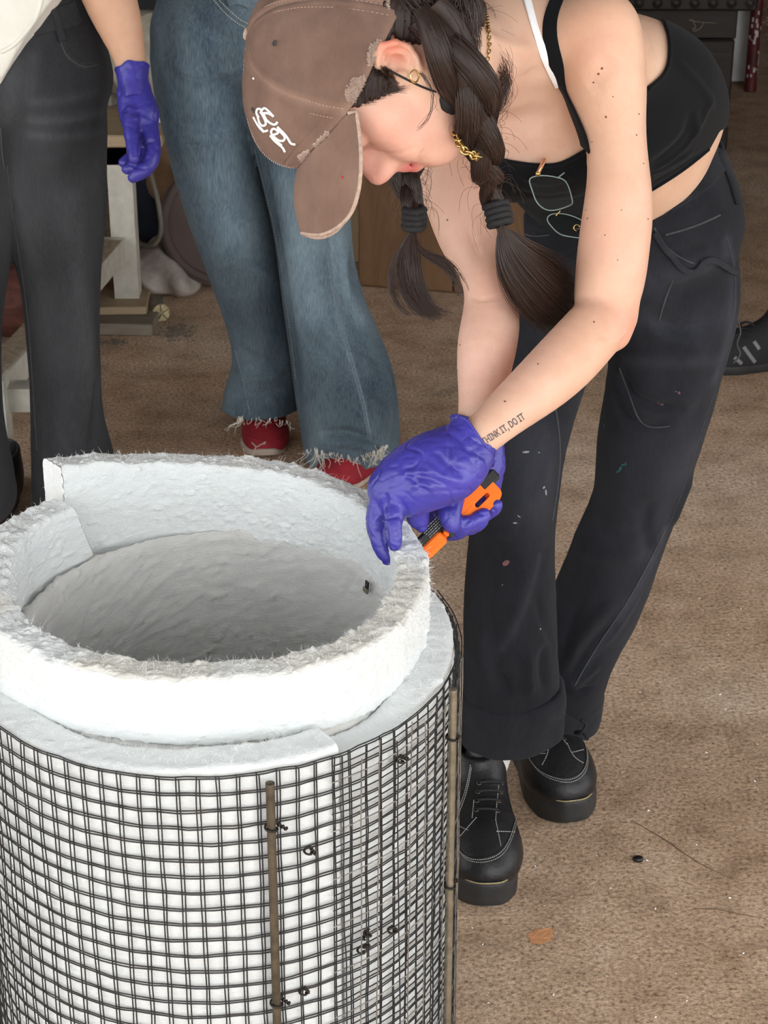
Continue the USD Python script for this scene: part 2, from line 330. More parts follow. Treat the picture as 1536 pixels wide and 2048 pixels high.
M['rod'] = plain('dull_zinc', (.27, .245, .19), .42, .8, .3, 60.)
M['rod_dark'] = plain('brown_steel', (.115, .098, .072), .45, .75, .3, 60.)
M['tie'] = plain('black_iron_tie', (.03, .024, .02), .55, .6, .3, 80.)
M['wall'] = plain('grimy_plaster', (.20, .18, .16), .9, 0, .3, 3.)
M['white_wall'] = plain('old_whitewash', (.62, .64, .66), .85, 0, .2, 12.)
M['ceiling'] = plain('dark_sheet_metal', (.12, .12, .12), .7, .2, .25, 4.)
M['white_paint'] = plain('chipped_white_paint', (.62, .60, .52), .55, 0, .12, 30., bump=.0005)
M['dust'] = plain('sawdust', (.33, .26, .18), .95, 0, .35, 60., bump=.002)
M['plank'] = wood('raw_plank', (.34, .25, .15), (.50, .39, .26), 4., (.25, 1, 1))
M['timber'] = wood('grey_timber', (.17, .14, .11), (.28, .24, .19), 4., (.25, 1, 1))
M['log_end'] = plain('log_end_grain', (.50, .42, .24), .8, 0, .35, 70., bump=.001)
M['red_wood'] = wood('reddish_bark', (.035, .012, .010), (.15, .055, .04), 5., (.4, .4, 1), .75, .006)
M['panel'] = wood('varnished_brown_board', (.105, .055, .026), (.175, .098, .05), 3., (1, 1, .25), .42)
M['desk'] = wood('dark_stained_wood', (.016, .013, .012), (.034, .029, .026), 5., (.3, 1, 1), .4)
M['tan_plank'] = wood('tan_plank', (.42, .29, .16), (.55, .40, .24), 4.)
M['machine'] = plain('dusty_grey_paint', (.26, .25, .21), .6, .1, .4, 25., bump=.001)
M['machine_cream'] = plain('dusty_cream_paint', (.42, .39, .31), .55, 0, .35, 20.)
M['black_rubber'] = plain('black_rubber', (.012, .012, .013), .5, 0, .3, 40.)
M['hose'] = plain('grey_hose', (.17, .155, .12), .55, 0, .2, 40.)
M['navy_cloth'] = plain('navy_cloth', (.012, .016, .028), .9, 0, .3, 20.)
M['tan_cloth'] = plain('tan_brown_cloth', (.24, .135, .07), .8, 0, .25, 18.)
M['grey_sack'] = plain('pale_sacking', (.42, .37, .33), .92, 0, .25, 25., bump=.002, bscale=200.)
M['mauve'] = plain('mauve_grey_board', (.085, .058, .050), .75, 0, .18, 10.)
M['red_post'] = plain('maroon_paint', (.10, .012, .014), .5, 0, .4, 20.)
M['tinsel_w'] = plain('white_tinsel', (.62, .58, .58), .5, 0, .2, 30.)
M['tinsel_r'] = plain('red_tinsel', (.20, .02, .03), .5, 0, .3, 30.)
M['black_tip'] = plain('dark_steel_tip', (.03, .03, .03), .35, .7)

# ------------------------------------------------------------------ the setting
def plane(x0, x1, y0, y1, z, nx=2, ny=2):
    X, Y = np.meshgrid(np.linspace(x0, x1, nx), np.linspace(y0, y1, ny), indexing='ij'); return grid_mesh(np.stack([X, Y, np.full_like(X, z)], -1))
part('floor', plane(-4.5, 5.5, -4, 9, 0.), M['floor'], None, False, kind='structure')
part('wall_back', rbox((9, .15, 3.4), (.2, 9.0, 1.7)), M['wall'], None, False, kind='structure')
part('wall_left', rbox((.15, 6.3, 3.4), (-3.2, 5.8, 1.7)), M['wall'], None, False, kind='structure')
part('wall_east', rbox((.15, 5.9, 3.4), (2.75, 6.0, 1.7)), M['wall'], None, False, kind='structure')
part('ceiling', rbox((9, 10.2, .1), (.2, 4.2, 3.25)), M['ceiling'], None, False, kind='structure')
w = atZ(1490, 172, 0)
part('wall_right', rbox((.075, 1.6, 3.3), (w[0] - .01, w[1] + .82, 1.66)), M['white_wall'], None, False, kind='structure')

# ------------------------------------------------------------------ the kiln: mesh cage, rods, ceramic wool
KC = np.array([-.189, 1.914]); KR, KZ = .270, .660
rng = np.random.default_rng(7)
def pol(th, r, z): return np.stack([KC[0] + r * np.cos(th), KC[1] + r * np.sin(th), z + 0 * th], -1)
def cyl_hit(x, y, R):
    d = ray(x, y); o = CAM[:2] - KC; a, b, c = d[:2] @ d[:2], 2 * (o @ d[:2]), o @ o - R * R; q = b * b - 4 * a * c
    t = (-b - math.sqrt(max(q, 0))) / (2 * a); return CAM + t * d
cage = thing('wire_mesh_cage', 'round cage of double square steel wire mesh with upright rods around white wool', 'mesh cage', (KC[0], KC[1], 0))
NW, SP = 86, .0198
def wob(t, s, a): return a * (meshkit.noise(np.stack([t * 9, t * 0 + s * 3.17, t * 0 + s * .71], -1), 3) - .5)
def ring_wire(z, R, th0, th1, s, r=.00080, mtl='wire', slope=0.):
    full = th1 - th0 > 6.28; n = 150 if full else max(12, int(150 * (th1 - th0) / 6.28)); t = np.linspace(th0, th1, n + 1)[:n if full else n + 1]
    zz = z + wob(t * 1.3, s, .0026) + slope * (t - th0); rr = R + wob(t * 1.7, s + 50, .003)
    if full: k = np.minimum(np.arange(n), n - np.arange(n)) / 8; k = np.clip(k, 0, 1); zz = z + (zz - z) * k; rr = R + (rr - R) * k
    part('horizontal_wire', tube(pol(t, rr, zz), r, 5, full), M[mtl], cage)
def post_wire(th, R, z0, z1, s, r=.00080, mtl='wire', lean=0.):
    z = np.linspace(z0, z1, 34); t = th + wob(z * 3, s, .0075) + lean * (z1 - z)
    part('vertical_wire', tube(np.stack([KC[0] + (R + wob(z * 2, s + 9, .003)) * np.cos(t), KC[1] + (R + wob(z * 2, s + 9, .003)) * np.sin(t), z], -1), r, 5), M[mtl], cage)
nr = int(KZ / SP)
for k in range(nr + 1):
    z = KZ - k * SP
    ring_wire(z, KR, 0, 2 * math.pi, k); ring_wire(z - .0032, KR - .0006, 0, 2 * math.pi, k + .08)
for k in range(NW):
    th = -math.pi / 2 + (k + .25) * 2 * math.pi / NW; light = k % 7 == 3
    post_wire(th, KR + .0018, .004, KZ + .001, k); post_wire(th + .0118, KR + .0004, .004, KZ - .002, k + .15)
OV0, OV1 = math.radians(-60), math.radians(24)      # where the sheet laps over itself the squares no longer line up
for k in range(17):
    th = OV0 + (k + .5) * (OV1 - OV0) / 17 + rng.normal(0, .006); post_wire(th, KR + .0052, .004, KZ - .012 * (k % 2), 200 + k, .00075, 'wire_light' if k % 3 else 'wire', rng.normal(0, .05))
for k in range(nr):
    ring_wire(KZ - .009 - k * SP, KR + .0040, OV0, OV1, 300 + k, .00075, 'wire_light' if k % 3 == 1 else 'wire', .007)
def rod(px, py, R, r, mtl):
    p = cyl_hit(px, py, R); th = math.atan2(p[1] - KC[1], p[0] - KC[0]); z1 = p[2]; n = int(z1 / .00125)
    z = np.linspace(0.002, z1, n); rr = r * (1 + .045 * np.where(np.arange(n) % 2, 1, -1)); x, y = KC[0] + R * math.cos(th), KC[1] + R * math.sin(th)
    part('threaded_rod', tube(np.stack([x + 0 * z, y + 0 * z, z], -1), rr, 10), M[mtl], cage); return th, x, y
def tie(P, rad, tail, s, mtl='tie'):
    """A loop of soft wire with a twisted tail; P: middle of the loop."""
    P = np.asarray(P, float); out = unit([P[0] - KC[0], P[1] - KC[1], 0]); side = np.array([-out[1], out[0], 0]); g = np.random.default_rng(s)
    t = np.linspace(-.4, 2 * math.pi - .6, 26); L = P + rad * (np.cos(t)[:, None] * side + np.sin(t)[:, None] * out) + np.outer(np.linspace(-.003, .003, 26), [0, 0, 1.0])
    k = np.linspace(0, 1, 20); T = L[-1] + np.outer(k, tail) + .0016 * (np.cos(k * 22)[:, None] * out + np.sin(k * 22)[:, None] * np.array([0, 0, 1.0]))
    part('wire_tie', cat_([tube(L, .0013, 6), tube(T, .0014, 6)]), M[mtl], cage)
th1, x1, y1 = rod(540, 1566, KR + .008, .0046, 'rod_dark'); th2, x2, y2 = rod(906, 1378, KR + .008, .0046, 'rod')
post = lambda x, y: lambda py: np.array([x, y, cyl_hit(540 if x == x1 else 900, py, KR + .008)[2]])
for i, (rx, ry, pxx, py, tl) in enumerate([(x1, y1, 540, 1655, (.012, -.004, -.006)), (x1, y1, 536, 2006, (.010, -.004, -.005)), (x2, y2, 903, 1476, (.010, -.008, -.001)), (x2, y2, 890, 1772, (.011, -.008, .006))]):
    z = (atY(pxx, py, ry))[2]; tie((rx, ry, z), .0062, tl, i)
for i, (x, y, tl) in enumerate([(800, 1521, (.008, 0, -.004)), (616, 1703, (.006, -.004, -.006)), (735, 1868, (-.006, -.003, -.012)), (722, 1902, (.008, -.003, .003)), (783, 1862, (.006, -.003, -.004)), (606, 1984, (.004, -.004, -.003))]):
    tie(cyl_hit(x, y, KR + .003), .0038, tl, 20 + i)

def wool_strip(th, ro, ri, z0, z1, np_, amp, seed, corner=.007, shear=None, rough=1.0, stain=True):
    """A curved strip of wool blanket: a rounded rectangle swept round the kiln, with fluffy relief and frayed ends."""
    th, ro, ri, z0, z1 = [np.broadcast_to(a, th.shape) for a in (th, ro, ri, z0, z1)]; n = len(th)
    L = np.array([0, 1, 2, 3, 4]); hgt = float(np.mean(z1 - z0)); wid = float(np.mean(ro - ri)); per = 2 * (hgt + wid)
    s = np.arange(np_) / np_ * per; u = np.zeros(np_); v = np.zeros(np_)     # (u, v) on the unit rectangle: outer side up, top inwards, inner side down, bottom outwards
    a = s < hgt; u[a] = 1; v[a] = s[a] / hgt
    b = (s >= hgt) & (s < hgt + wid); u[b] = 1 - (s[b] - hgt) / wid; v[b] = 1
    c = (s >= hgt + wid) & (s < 2 * hgt + wid); u[c] = 0; v[c] = 1 - (s[c] - hgt - wid) / hgt
    d = s >= 2 * hgt + wid; u[d] = (s[d] - 2 * hgt - wid) / wid; v[d] = 0
    R = ri[:, None] + (ro - ri)[:, None] * u[None]; Z = z0[:, None] + (z1 - z0)[:, None] * v[None]
    du, dv = np.minimum(u, 1 - u) * wid, np.minimum(v, 1 - v) * hgt; near = np.clip(1 - np.maximum(du, dv) / corner, 0, 1) ** 2 * corner * .32     # round the long edges
    R = R - near[None] * np.sign(u - .5)[None]; Z = Z - near[None] * np.sign(v - .5)[None]
    T = np.repeat(th[:, None], np_, 1)
    if shear is not None: T = T + shear(T, v[None] + 0 * T)
    P = np.stack([KC[0] + R * np.cos(T), KC[1] + R * np.sin(T), Z], -1)
    m = grid_mesh(P, False, True, flip=False); V = np.array(m.vertices); F = np.array(m.faces); k = np.arange(np_); k2 = (k + 1) % np_
    V = np.vstack([V, P[0].mean(0), P[-1].mean(0)]); e = len(V) - 2
    F = np.vstack([F, np.stack([np.full(np_, e), k2, k], 1), np.stack([np.full(np_, e + 1), (n - 1) * np_ + k, (n - 1) * np_ + k2], 1)])
    m = trimesh.Trimesh(V, F, process=False)
    if m.volume < 0: m = trimesh.Trimesh(V, F[:, ::-1], process=False)
    vn = np.array(m.vertex_normals); out = unit(np.array([1., 0, 0])); radial = V[:, :2] - KC; radial /= np.linalg.norm(radial, axis=1, keepdims=True) + 1e-9
    topness = np.clip(vn[:, 2], 0, 1); g = fb(V, 38, 3, seed) * .45 + fb(V * [1, 1, 1.6], 110, 3, seed + 5) * .36 + fb(V, 320, 2, seed + 9) * .30
    lump = np.maximum(fb(V, 150, 2, seed + 21), 0) ** 1.5 * 2.4 + np.maximum(fb(V, 90, 2, seed + 31), 0) ** 1.4 * .6
    V = V + vn * (amp * (g + lump * rough))[:, None]
    m = trimesh.Trimesh(V, m.faces, process=False)
    st = np.ones((len(V), 3))
    if stain:
        w = np.clip((meshkit.fbm(V * [7, 7, 3], 3, seed + 2) - .53) * 7, 0, 1) * np.clip(topness * 1.6 - .5, 0, 1); st = 1 - w[:, None] * np.array([.07, .20, .40]) * .42
    return m, st
def fuzz(m, parent, n, seed, lo=.002, hi=.006, where=None):
    g = np.random.default_rng(seed); vn = np.array(m.vertex_normals); idx = np.flatnonzero(where(np.array(m.vertices), vn)) if where else np.arange(len(vn)); idx = g.choice(idx, n)
    L = []
    for i in idx:
        p = m.vertices[i]; d = vn[i] + g.normal(0, .7, 3); d /= np.linalg.norm(d); l = g.uniform(lo, hi); s = g.normal(0, .4, 3) * l; L.append(np.stack([p - d * .001, p + d * l * .5 + s * .3, p + d * l + s]))
    curves('loose_fiber', L, (.00022, .0001), M['fuzz'], parent, kind='stuff')
D2 = np.radians
# outer blanket, between the mesh and the liner; its end laps at the front right
o_t = D2(np.linspace(-415.9, -57, 470)); tdeg = np.degrees(o_t)
zz = .660 + .014 * np.clip((tdeg + 360 + 40) / 90, 0, 1) * (tdeg < -250) + .004 * fb(np.stack([tdeg * .02, 0 * tdeg, 0 * tdeg], -1), 3, 2, 3)
zz = zz + .007 * np.clip((tdeg + 120) / 40, 0, 1) - .012 * np.clip((-385 - tdeg) / 20, 0, 1)
ro = np.where(tdeg < -380, .2625, .2655); ro = ro - .004 * np.exp(-((tdeg + 415.9 - 4) / 5.) ** 2)
outer = thing('fiber_blanket', 'white outer wool blanket packed against the inside of the wire mesh cage', 'insulation', (KC[0], KC[1], 0))
m, st = wool_strip(o_t, ro, .222, .006, zz, 330, .0042, 11, .006, stain=False)
part('blanket_body', m, M['wool'], outer, True, tint=st)
fuzz(m, outer, 1500, 3, where=lambda V, N: (N[:, 2] > .3) & (V[:, 2] > .6))
# liner
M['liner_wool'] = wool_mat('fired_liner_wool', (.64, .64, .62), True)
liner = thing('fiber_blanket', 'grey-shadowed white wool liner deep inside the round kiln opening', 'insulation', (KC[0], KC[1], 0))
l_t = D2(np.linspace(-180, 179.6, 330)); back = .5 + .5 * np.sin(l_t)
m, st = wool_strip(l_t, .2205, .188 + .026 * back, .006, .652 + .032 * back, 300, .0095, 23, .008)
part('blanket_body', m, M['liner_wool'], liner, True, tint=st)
liner_m = m
part('kiln_bottom', lathe([(0, .004), (.215, .004), (.215, .03), (0, .03)], 48, (KC[0], KC[1], 0)), M['wool'], liner, False, tint=np.ones((len(meshkit.arrays(lathe([(0, .004), (.215, .004), (.215, .03), (0, .03)], 48))[0]), 3)))
# top ring: one strip, its two ends lapping at the far left
TA = [-222, -205, -180, -158, -140, -127, -115, -100, -77, -60, -47, -33, -15, 0, 15, 33, 50, 65, 80, 95, 110, 122, 135]
RO = [.264, .272, .256, .242, .224, .218, .212, .2035, .203, .2135, .221, .226, .230, .237, .243, .249, .247, .248, .251, .256, .268, .281, .298]
ZT = [.750, .748, .740, .734, .732, .731, .731, .731, .731, .732, .733, .734, .735, .738, .742, .749, .759, .765, .767, .769, .772, .778, .786]
ZB = [.640, .650, .655, .652, .652, .652, .652, .652, .652, .652, .652, .653, .656, .659, .664, .670, .672, .672, .672, .668, .662, .655, .650]
r_t = np.linspace(-222, 135, 760); g = lambda tab: np.interp(r_t, TA, np.convolve(np.r_[tab[0], tab, tab[-1]], [.15, .7, .15], 'valid'))
ring = thing('fiber_blanket', 'thick white wool ring standing proud of the cage, under the gloved hands', 'insulation', (KC[0], KC[1], 0))
thick = np.interp(r_t, [-222, -150, -60, 0, 60, 135], [.040, .038, .037, .036, .036, .036])
ns = fb(np.stack([r_t * .05, 0 * r_t, 0 * r_t], -1), 2, 3, 8) * .006
shear = lambda T, v: np.where(np.degrees(T) < -205, -(1 - v) * D2(9) * np.clip((-205 - np.degrees(T)) / 17, 0, 1), 0)
ring_m, st = wool_strip(D2(r_t), g(RO) + ns, g(RO) + ns - thick, g(ZB), g(ZT) + fb(np.stack([r_t * .09, 0 * r_t, 0 * r_t], -1), 2, 3, 18) * .006, 170, .0058, 31, .006, shear)
part('blanket_body', ring_m, M['wool'], ring, True, tint=st)
fuzz(ring_m, ring, 3800, 4, .002, .007, where=lambda V, N: (V[:, 2] > .70) & (N[:, 2] > -.2))
fuzz(ring_m, ring, 900, 5, .003, .008, where=lambda V, N: (np.hypot(V[:, 0] - KC[0], V[:, 1] - KC[1]) > .2) & (V[:, 0] > -.1) & (V[:, 2] < .73))
# the dark clip pinned to the inside of the ring
q, fi = hit(cat_([ring_m, liner_m]), [(741, 1172)])
inw = unit(np.r_[KC - q[0, :2], 0]); Rm = axes_z(inw, [0.3, 0, 1])
clip = thing('metal_clip', 'small dark folded metal clip pinned on the inner wall of the kiln, below the glove', 'clip', q[0])
part('clip_plate', rbox((.016, .007, .0015), q[0] + inw * .005, Rm, .0004), M['black_tip'], clip, False)
part('clip_fold', rbox((.006, .009, .002), q[0] + inw * .0065 - Rm[:, 0] * .004, Rm, .0004), M['rod'], clip, False)

# ------------------------------------------------------------------ the far side of the shed
def bar(a, b, w, h, up=(0, 0, 1), bevel=.002):
    a, b = np.asarray(a, float), np.asarray(b, float); d = b - a; L = np.linalg.norm(d); z = d / L; y = np.asarray(up, float); y = y - z * (y @ z); y = unit(y); x = np.cross(y, z)
    return rbox((w, h, L), (a + b) / 2, np.stack([x, y, z], 1), bevel)
def angle_iron(a, b, w, t, e1, e2):
    """An L section from a to b, its flanges along e1 and e2."""
    a, b, e1, e2 = [np.asarray(q, float) for q in (a, b, e1, e2)]
    q = [(0, 0), (w, 0), (w, t), (t, t), (t, w), (0, w)]
    V = np.array([p + u * e1 + v * e2 for p in (a, b) for u, v in q]); F = []
    for i in range(6): j = (i + 1) % 6; F += [(i, j, j + 6), (i, j + 6, i + 6)]
    for o, fl in ((0, 1), (6, -1)): F += [tuple((o + k for k in t3))[::fl] for t3 in ((0, 1, 2), (0, 2, 3), (0, 3, 4), (0, 4, 5))]
    m = trimesh.Trimesh(V, F, process=False); m.fix_normals(); return m
# low steel stand behind the person in charcoal jeans
lb = atZ(262, 598, .055); lf = atZ(6, 985, 0)
stand = thing('steel_stand', 'low white painted steel angle stand with dusty board top behind charcoal jeans', 'stand', (lb[0], lb[1], 0))
tz = .445; depth = unit([lf[0] - lb[0], lf[1] - lb[1], 0]); side = np.array([-1.0, 0, 0])
for (x, y, z0) in ((lb[0], lb[1], .056), (lf[0], lf[1], 0)):
    tl = tz if z0 else .245
    part('leg', angle_iron((x + .02, y, z0), (x + .02, y, tl), .060, .006, (-1, 0, 0), (0, 1, 0)), M['white_paint'], stand, False)
    part('leg', angle_iron((x - .62, y + .02, 0), (x - .62, y + .02, tl), .060, .006, (1, 0, 0), (0, 1, 0)), M['white_paint'], stand, False)
o = np.array([.028, 0, 0])
for xo in (0, -.60):
    A, B = np.array([lb[0] + xo - .005, lb[1] + .0, .215]), np.array([lf[0] + xo - .005, lf[1] + .03, .215])
    part('rail', angle_iron(A, B, .058, .006, (0, 0, -1), (-1, 0, 0)), M['white_paint'], stand, False)
    part('dust', bar(A + (-.030, -.03, .002), B + (-.030, .03, .002), .05, .003), M['dust'], stand, False)
for yy, zr in ((lb[1], tz), (lf[1] + .03, .215)): part('cross_rail', angle_iron((lb[0] + .01, yy, zr), (lb[0] - .62, yy, zr), .05, .006, (0, 0, -1), (0, 1, 0)), M['white_paint'], stand, False)
part('top_board', rbox((.74, .62, .03), (lb[0] - .27, lb[1] + .28, tz + .015)), M['plank'], stand, False)
M['dark_metal'] = plain('black_sheet_metal', (.012, .012, .013), .6, .2, .3, 6.)
cb = thing('cupboard', 'black metal cupboard in the gloom behind the white steel stand', 'cupboard', (-.98, 5.95, 0)); part('body', rbox((.95, .42, 1.5), (-.98, 5.95, .752), None, .006), M['dark_metal'], cb, False)
for s in (-1, 1): part('door', rbox((.455, .02, 1.4), (-.98 + s * .235, 5.735, .76), None, .004), M['dark_metal'], cb, False)
# timbers under its foot
p = atZ(250, 612, .035)
single('plank', rbox((.36, .13, .022), (lb[0] - .138, lb[1] + .005, .044), rotz(.03), .003), M['plank'], 'raw pale plank lying under the foot of the white steel stand', 'plank')
single('timber', rbox((.44, .20, .032), (lb[0] - .15, lb[1] - .005, .0165), rotz(-.06), .004), M['timber'], 'flat grey timber on the floor below the pale plank', 'timber')
q = atZ(322, 648, 0); g = np.random.default_rng(3)
lg = thing('log', 'short round log whose cracked yellow end shows beside the grey timber', 'log', (q[0], q[1], 0))
Rl = axes_z((.42, -.9, .05)); c = np.array([q[0], q[1] + .01, .026])
part('trunk', lathe([(0, -.22), (.023, -.22), (.0235, -.01), (.023, 0), (0, 0)], 20, c, Rl), M['timber'], lg, False)
a = np.linspace(0, 2 * np.pi, 25)[:-1]; rr = .0225 * (1 - .18 * (np.arange(24) % 6 == 0)); poly = shapely.Polygon(np.stack([rr * np.cos(a), rr * np.sin(a)], 1)).difference(shapely.unary_union([shapely.LineString([(0.004 * math.cos(t), .004 * math.sin(t)), (.02 * math.cos(t), .02 * math.sin(t))]).buffer(.0016) for t in (.4, 1.7, 2.9, 4.2, 5.4)]))
e = trimesh.creation.extrude_polygon(poly, .004, engine='earcut'); T = np.eye(4); T[:3, :3] = Rl; T[:3, 3] = c; e.apply_transform(T)
part('end_grain', e, M['log_end'], lg, False)
# motor on the stand
mc = at(255, 165, 5.02); tzt = tz + .03
mot = thing('motor', 'dusty grey electric motor with round end cover on the white stand', 'motor', (mc[0], mc[1], tzt))
Rm = axes_z((.75, -.66, 0)); c = np.array([mc[0] - .02, mc[1], tzt + .125])
prof = [(0, -.15), (.085, -.15), (.10, -.13)]
for k in range(9): z = -.12 + k * .022; prof += [(.10, z), (.108, z + .003), (.108, z + .009), (.10, z + .012)]
prof += [(.10, .09), (.0, .09)]
part('finned_body', lathe(prof, 40, c, Rm), M['machine'], mot, False)
part('end_cover', lathe([(0, .085), (.104, .085), (.112, .1), (.112, .135), (.10, .152), (.05, .16), (0, .16)], 40, c, Rm), M['machine_cream'], mot, 30)
part('terminal_box', rbox((.09, .08, .06), c + np.array([-.02, 0, .12]), None, .008), M['machine'], mot, False)
for s in (-.06, .05): part('foot', rbox((.03, .17, .03), (c[0] + s, c[1], tzt + .015), rotz(.7), .004), M['machine'], mot, False)
part('cable', tube(spline([c + (-.05, -.10, .10), c + (-.02, -.14, .13), c + (.03, -.13, .08), c + (-.01, -.13, .03), c + (-.08, -.11, .0)], 40), .006, 7), M['black_rubber'], mot)
b = atZ(318, 246, tzt); bx = np.array([b[0], b[1] + .02, tzt])
pt = thing('tin', 'small white chipped paint tin on the stand corner beside the motor', 'tin', bx)
part('can', lathe([(0, 0), (.018, 0), (.018, .045), (.0165, .045), (.0165, .003), (0, .003)], 20, bx), M['white_paint'], pt, 30); part('rim', lathe([(.0165, .043), (.0195, .043), (.0195, .047), (.0165, .047)], 20, bx), M['rod'], pt, 30)
# hose, bag, cloth, sack, board leaning behind
hs = thing('hose', 'grey hose hanging in a loop between the white stand and the sack', 'hose', at(300, 420, 5.1))
part('tube', tube(spline([at(296, 290, 5.05), at(300, 340, 5.05), at(312, 385, 5.05), at(320, 430, 5.06), at(321, 465, 5.07), at(310, 487, 5.09), at(290, 490, 5.12), at(272, 478, 5.2)], 60), .0065, 8), M['hose'], hs)
part('collar', tube(np.array([at(296, 284, 5.05), at(297, 302, 5.05)]), .010, 10), M['tan_cloth'], hs)
f = Field(.03); f.ell(at(345, 320, 5.3), (.075, .07, .11)); f.ell(at(335, 270, 5.3), (.05, .05, .06)); f.ell(at(352, 365, 5.28), (.08, .07, .06)); f.cone(J(345, 250, 5.3, 22), J(375, 330, 5.35, 30))
m = surface(f, *f.bounds(), .008); m = displace(m, .02 * fb(m.vertices, 14, 3, 5))
bag = thing('bag', 'tan brown leather bag slumped behind the blue jeans', 'bag', at(345, 360, 5.3)); part('pouch', m, M['tan_cloth'], bag); part('strap', tube(spline([at(325, 255, 5.22), at(340, 235, 5.2), at(362, 262, 5.22), at(366, 310, 5.22)], 30), .008, 6), M['tan_cloth'], bag)
f = Field(.03); f.ell(at(295, 400, 5.35), (.07, .1, .11)); f.ell(at(300, 445, 5.33), (.09, .1, .06)); m = surface(f, *f.bounds(), .01); m = displace(m, .02 * fb(m.vertices, 12, 3, 9))
single('folded_cloth', m, M['navy_cloth'], 'dark navy cloth heaped behind the white stand leg', 'cloth')
sk = np.array([atZ(330, 560, 0)[0], 5.2, 0]); f = Field(.05)
for (x, y, D, r) in ((290, 520, 5.20, 50), (322, 540, 5.20, 62), (366, 556, 5.18, 44), (284, 552, 5.20, 46)): f.ell(at(x, y, D), (r * D / FPX, .10, r * .52 * D / FPX))
m = surface(f, *f.bounds(), .008); v = np.array(m.vertices); v[:, 2] = np.maximum(v[:, 2], .004); m.vertices = v
m = displace(m, 0.016 * np.sin(95 * (v[:, 0] * .8 + v[:, 2] * .9) + 9 * fb(v, 6, 2, 3)) * np.clip(v[:, 2] * 20, 0, 1) + .02 * fb(v, 12, 3, 2)); v = np.array(m.vertices); v[:, 2] = np.maximum(v[:, 2], .003); m.vertices = v
single('sack', m, M['grey_sack'], 'pale crumpled sack on the floor behind the hose loop', 'sack')
dc = at(438, 425, 5.02); bd = thing('round_board', 'mauve brown round board leaning on edge behind the blue jeans', 'board', (dc[0], dc[1], .01))
Rd = axes_z((.15, -.95, .30)); cc = np.array([dc[0], dc[1] + .10, .166])
part('panel', lathe([(0, -.012), (.14, -.012), (.160, -.012), (.162, -.006), (.162, .012), (.158, .016), (.14, .012), (.136, .006), (0, .006)], 64, cc, Rd), M['mauve'], bd, 30)
part('rim', trimesh.Trimesh(*[getattr(lathe([(.148, .010), (.156, .018), (.164, .012), (.162, -.012), (.150, -.012)], 64, cc, Rd), k) for k in ('vertices', 'faces')]), M['mauve'], bd, 30)
# reddish bark log heap at the far left edge
lgs = atZ(20, 690, 0)
for i, (x, y, D, r, tilt) in enumerate(((18, 500, 4.75, 75, .10), (20, 600, 4.68, 72, -.06))):
    c = at(x, y, D); r = r * D / FPX; c[2] = max(c[2], r + .004) if i == 1 else c[2]
    n1, n2 = 60, 40; u = np.linspace(-.42, .12, n1); a = np.linspace(0, 2 * np.pi, n2 + 1)[:-1]; U_, A_ = np.meshgrid(u, a, indexing='ij')
    rr = r * (1 + .22 * (meshkit.fbm(np.stack([U_ * 6, np.cos(A_) * 2.5, np.sin(A_) * 2.5], -1), 4, 5 + i) - .5))
    V = np.stack([c[0] + U_, c[1] + tilt * U_ + rr * np.cos(A_), c[2] + rr * np.sin(A_)], -1); m = grid_mesh(V, False, True); k = np.arange(n2); k2 = (k + 1) % n2
    vv = np.vstack([m.vertices, V[0].mean(0), V[-1].mean(0)]); e = len(vv) - 2; m = trimesh.Trimesh(vv, np.vstack([m.faces, np.stack([np.full(n2, e), k2, k], 1), np.stack([np.full(n2, e + 1), (n1 - 1) * n2 + k, (n1 - 1) * n2 + k2], 1)])); m.fix_normals()
    single('bark_log', m, M['red_wood'], ['upper reddish brown bark log at the left edge behind charcoal jeans', 'lower reddish brown bark log on the floor at the left edge'][i], 'log')
# brown cabinet behind the bending woman
a, b = atZ(712, 583, 0), atZ(1010, 606, 0); ax = unit(b - a); nrm = np.array([ax[1], -ax[0], 0]); Rc = np.stack([ax, -nrm, [0, 0, 1.0]], 1); Wc, Hc = .50, .78
cabc = a + ax * Wc / 2 - nrm * .24
cab = thing('cabinet', 'brown varnished wooden cabinet standing behind the bending woman', 'cabinet', (cabc[0], cabc[1], 0))
loc = lambda x, y, z: cabc + ax * x - nrm * y + np.array([0, 0, z])
part('body', rbox((Wc, .44, Hc), loc(0, .02, Hc / 2), Rc, .003), M['panel'], cab, False)
for s in (-1, 1): part('door', rbox((Wc / 2 - .004, .018, Hc - .02), loc(s * Wc / 4, -.21, Hc / 2), Rc, .003), M['panel'], cab, False); part('handle', rbox((.012, .02, .09), loc(s * .05, -.228, Hc * .62), Rc, .004), M['rod_dark'], cab, False)
part('top', rbox((Wc + .03, .50, .022), loc(0, 0, Hc + .011), Rc, .003), M['panel'], cab, False)
b = atZ(703, 524, 0); t = atZ(703, 524, 0) + np.array([0, .14, .9])
single('tan_board', bar(b + (0, 0, .002), t, .062, .018, (0, -1, 0)), M['tan_plank'], 'narrow tan board leaning upright beside the brown cabinet', 'board', False)
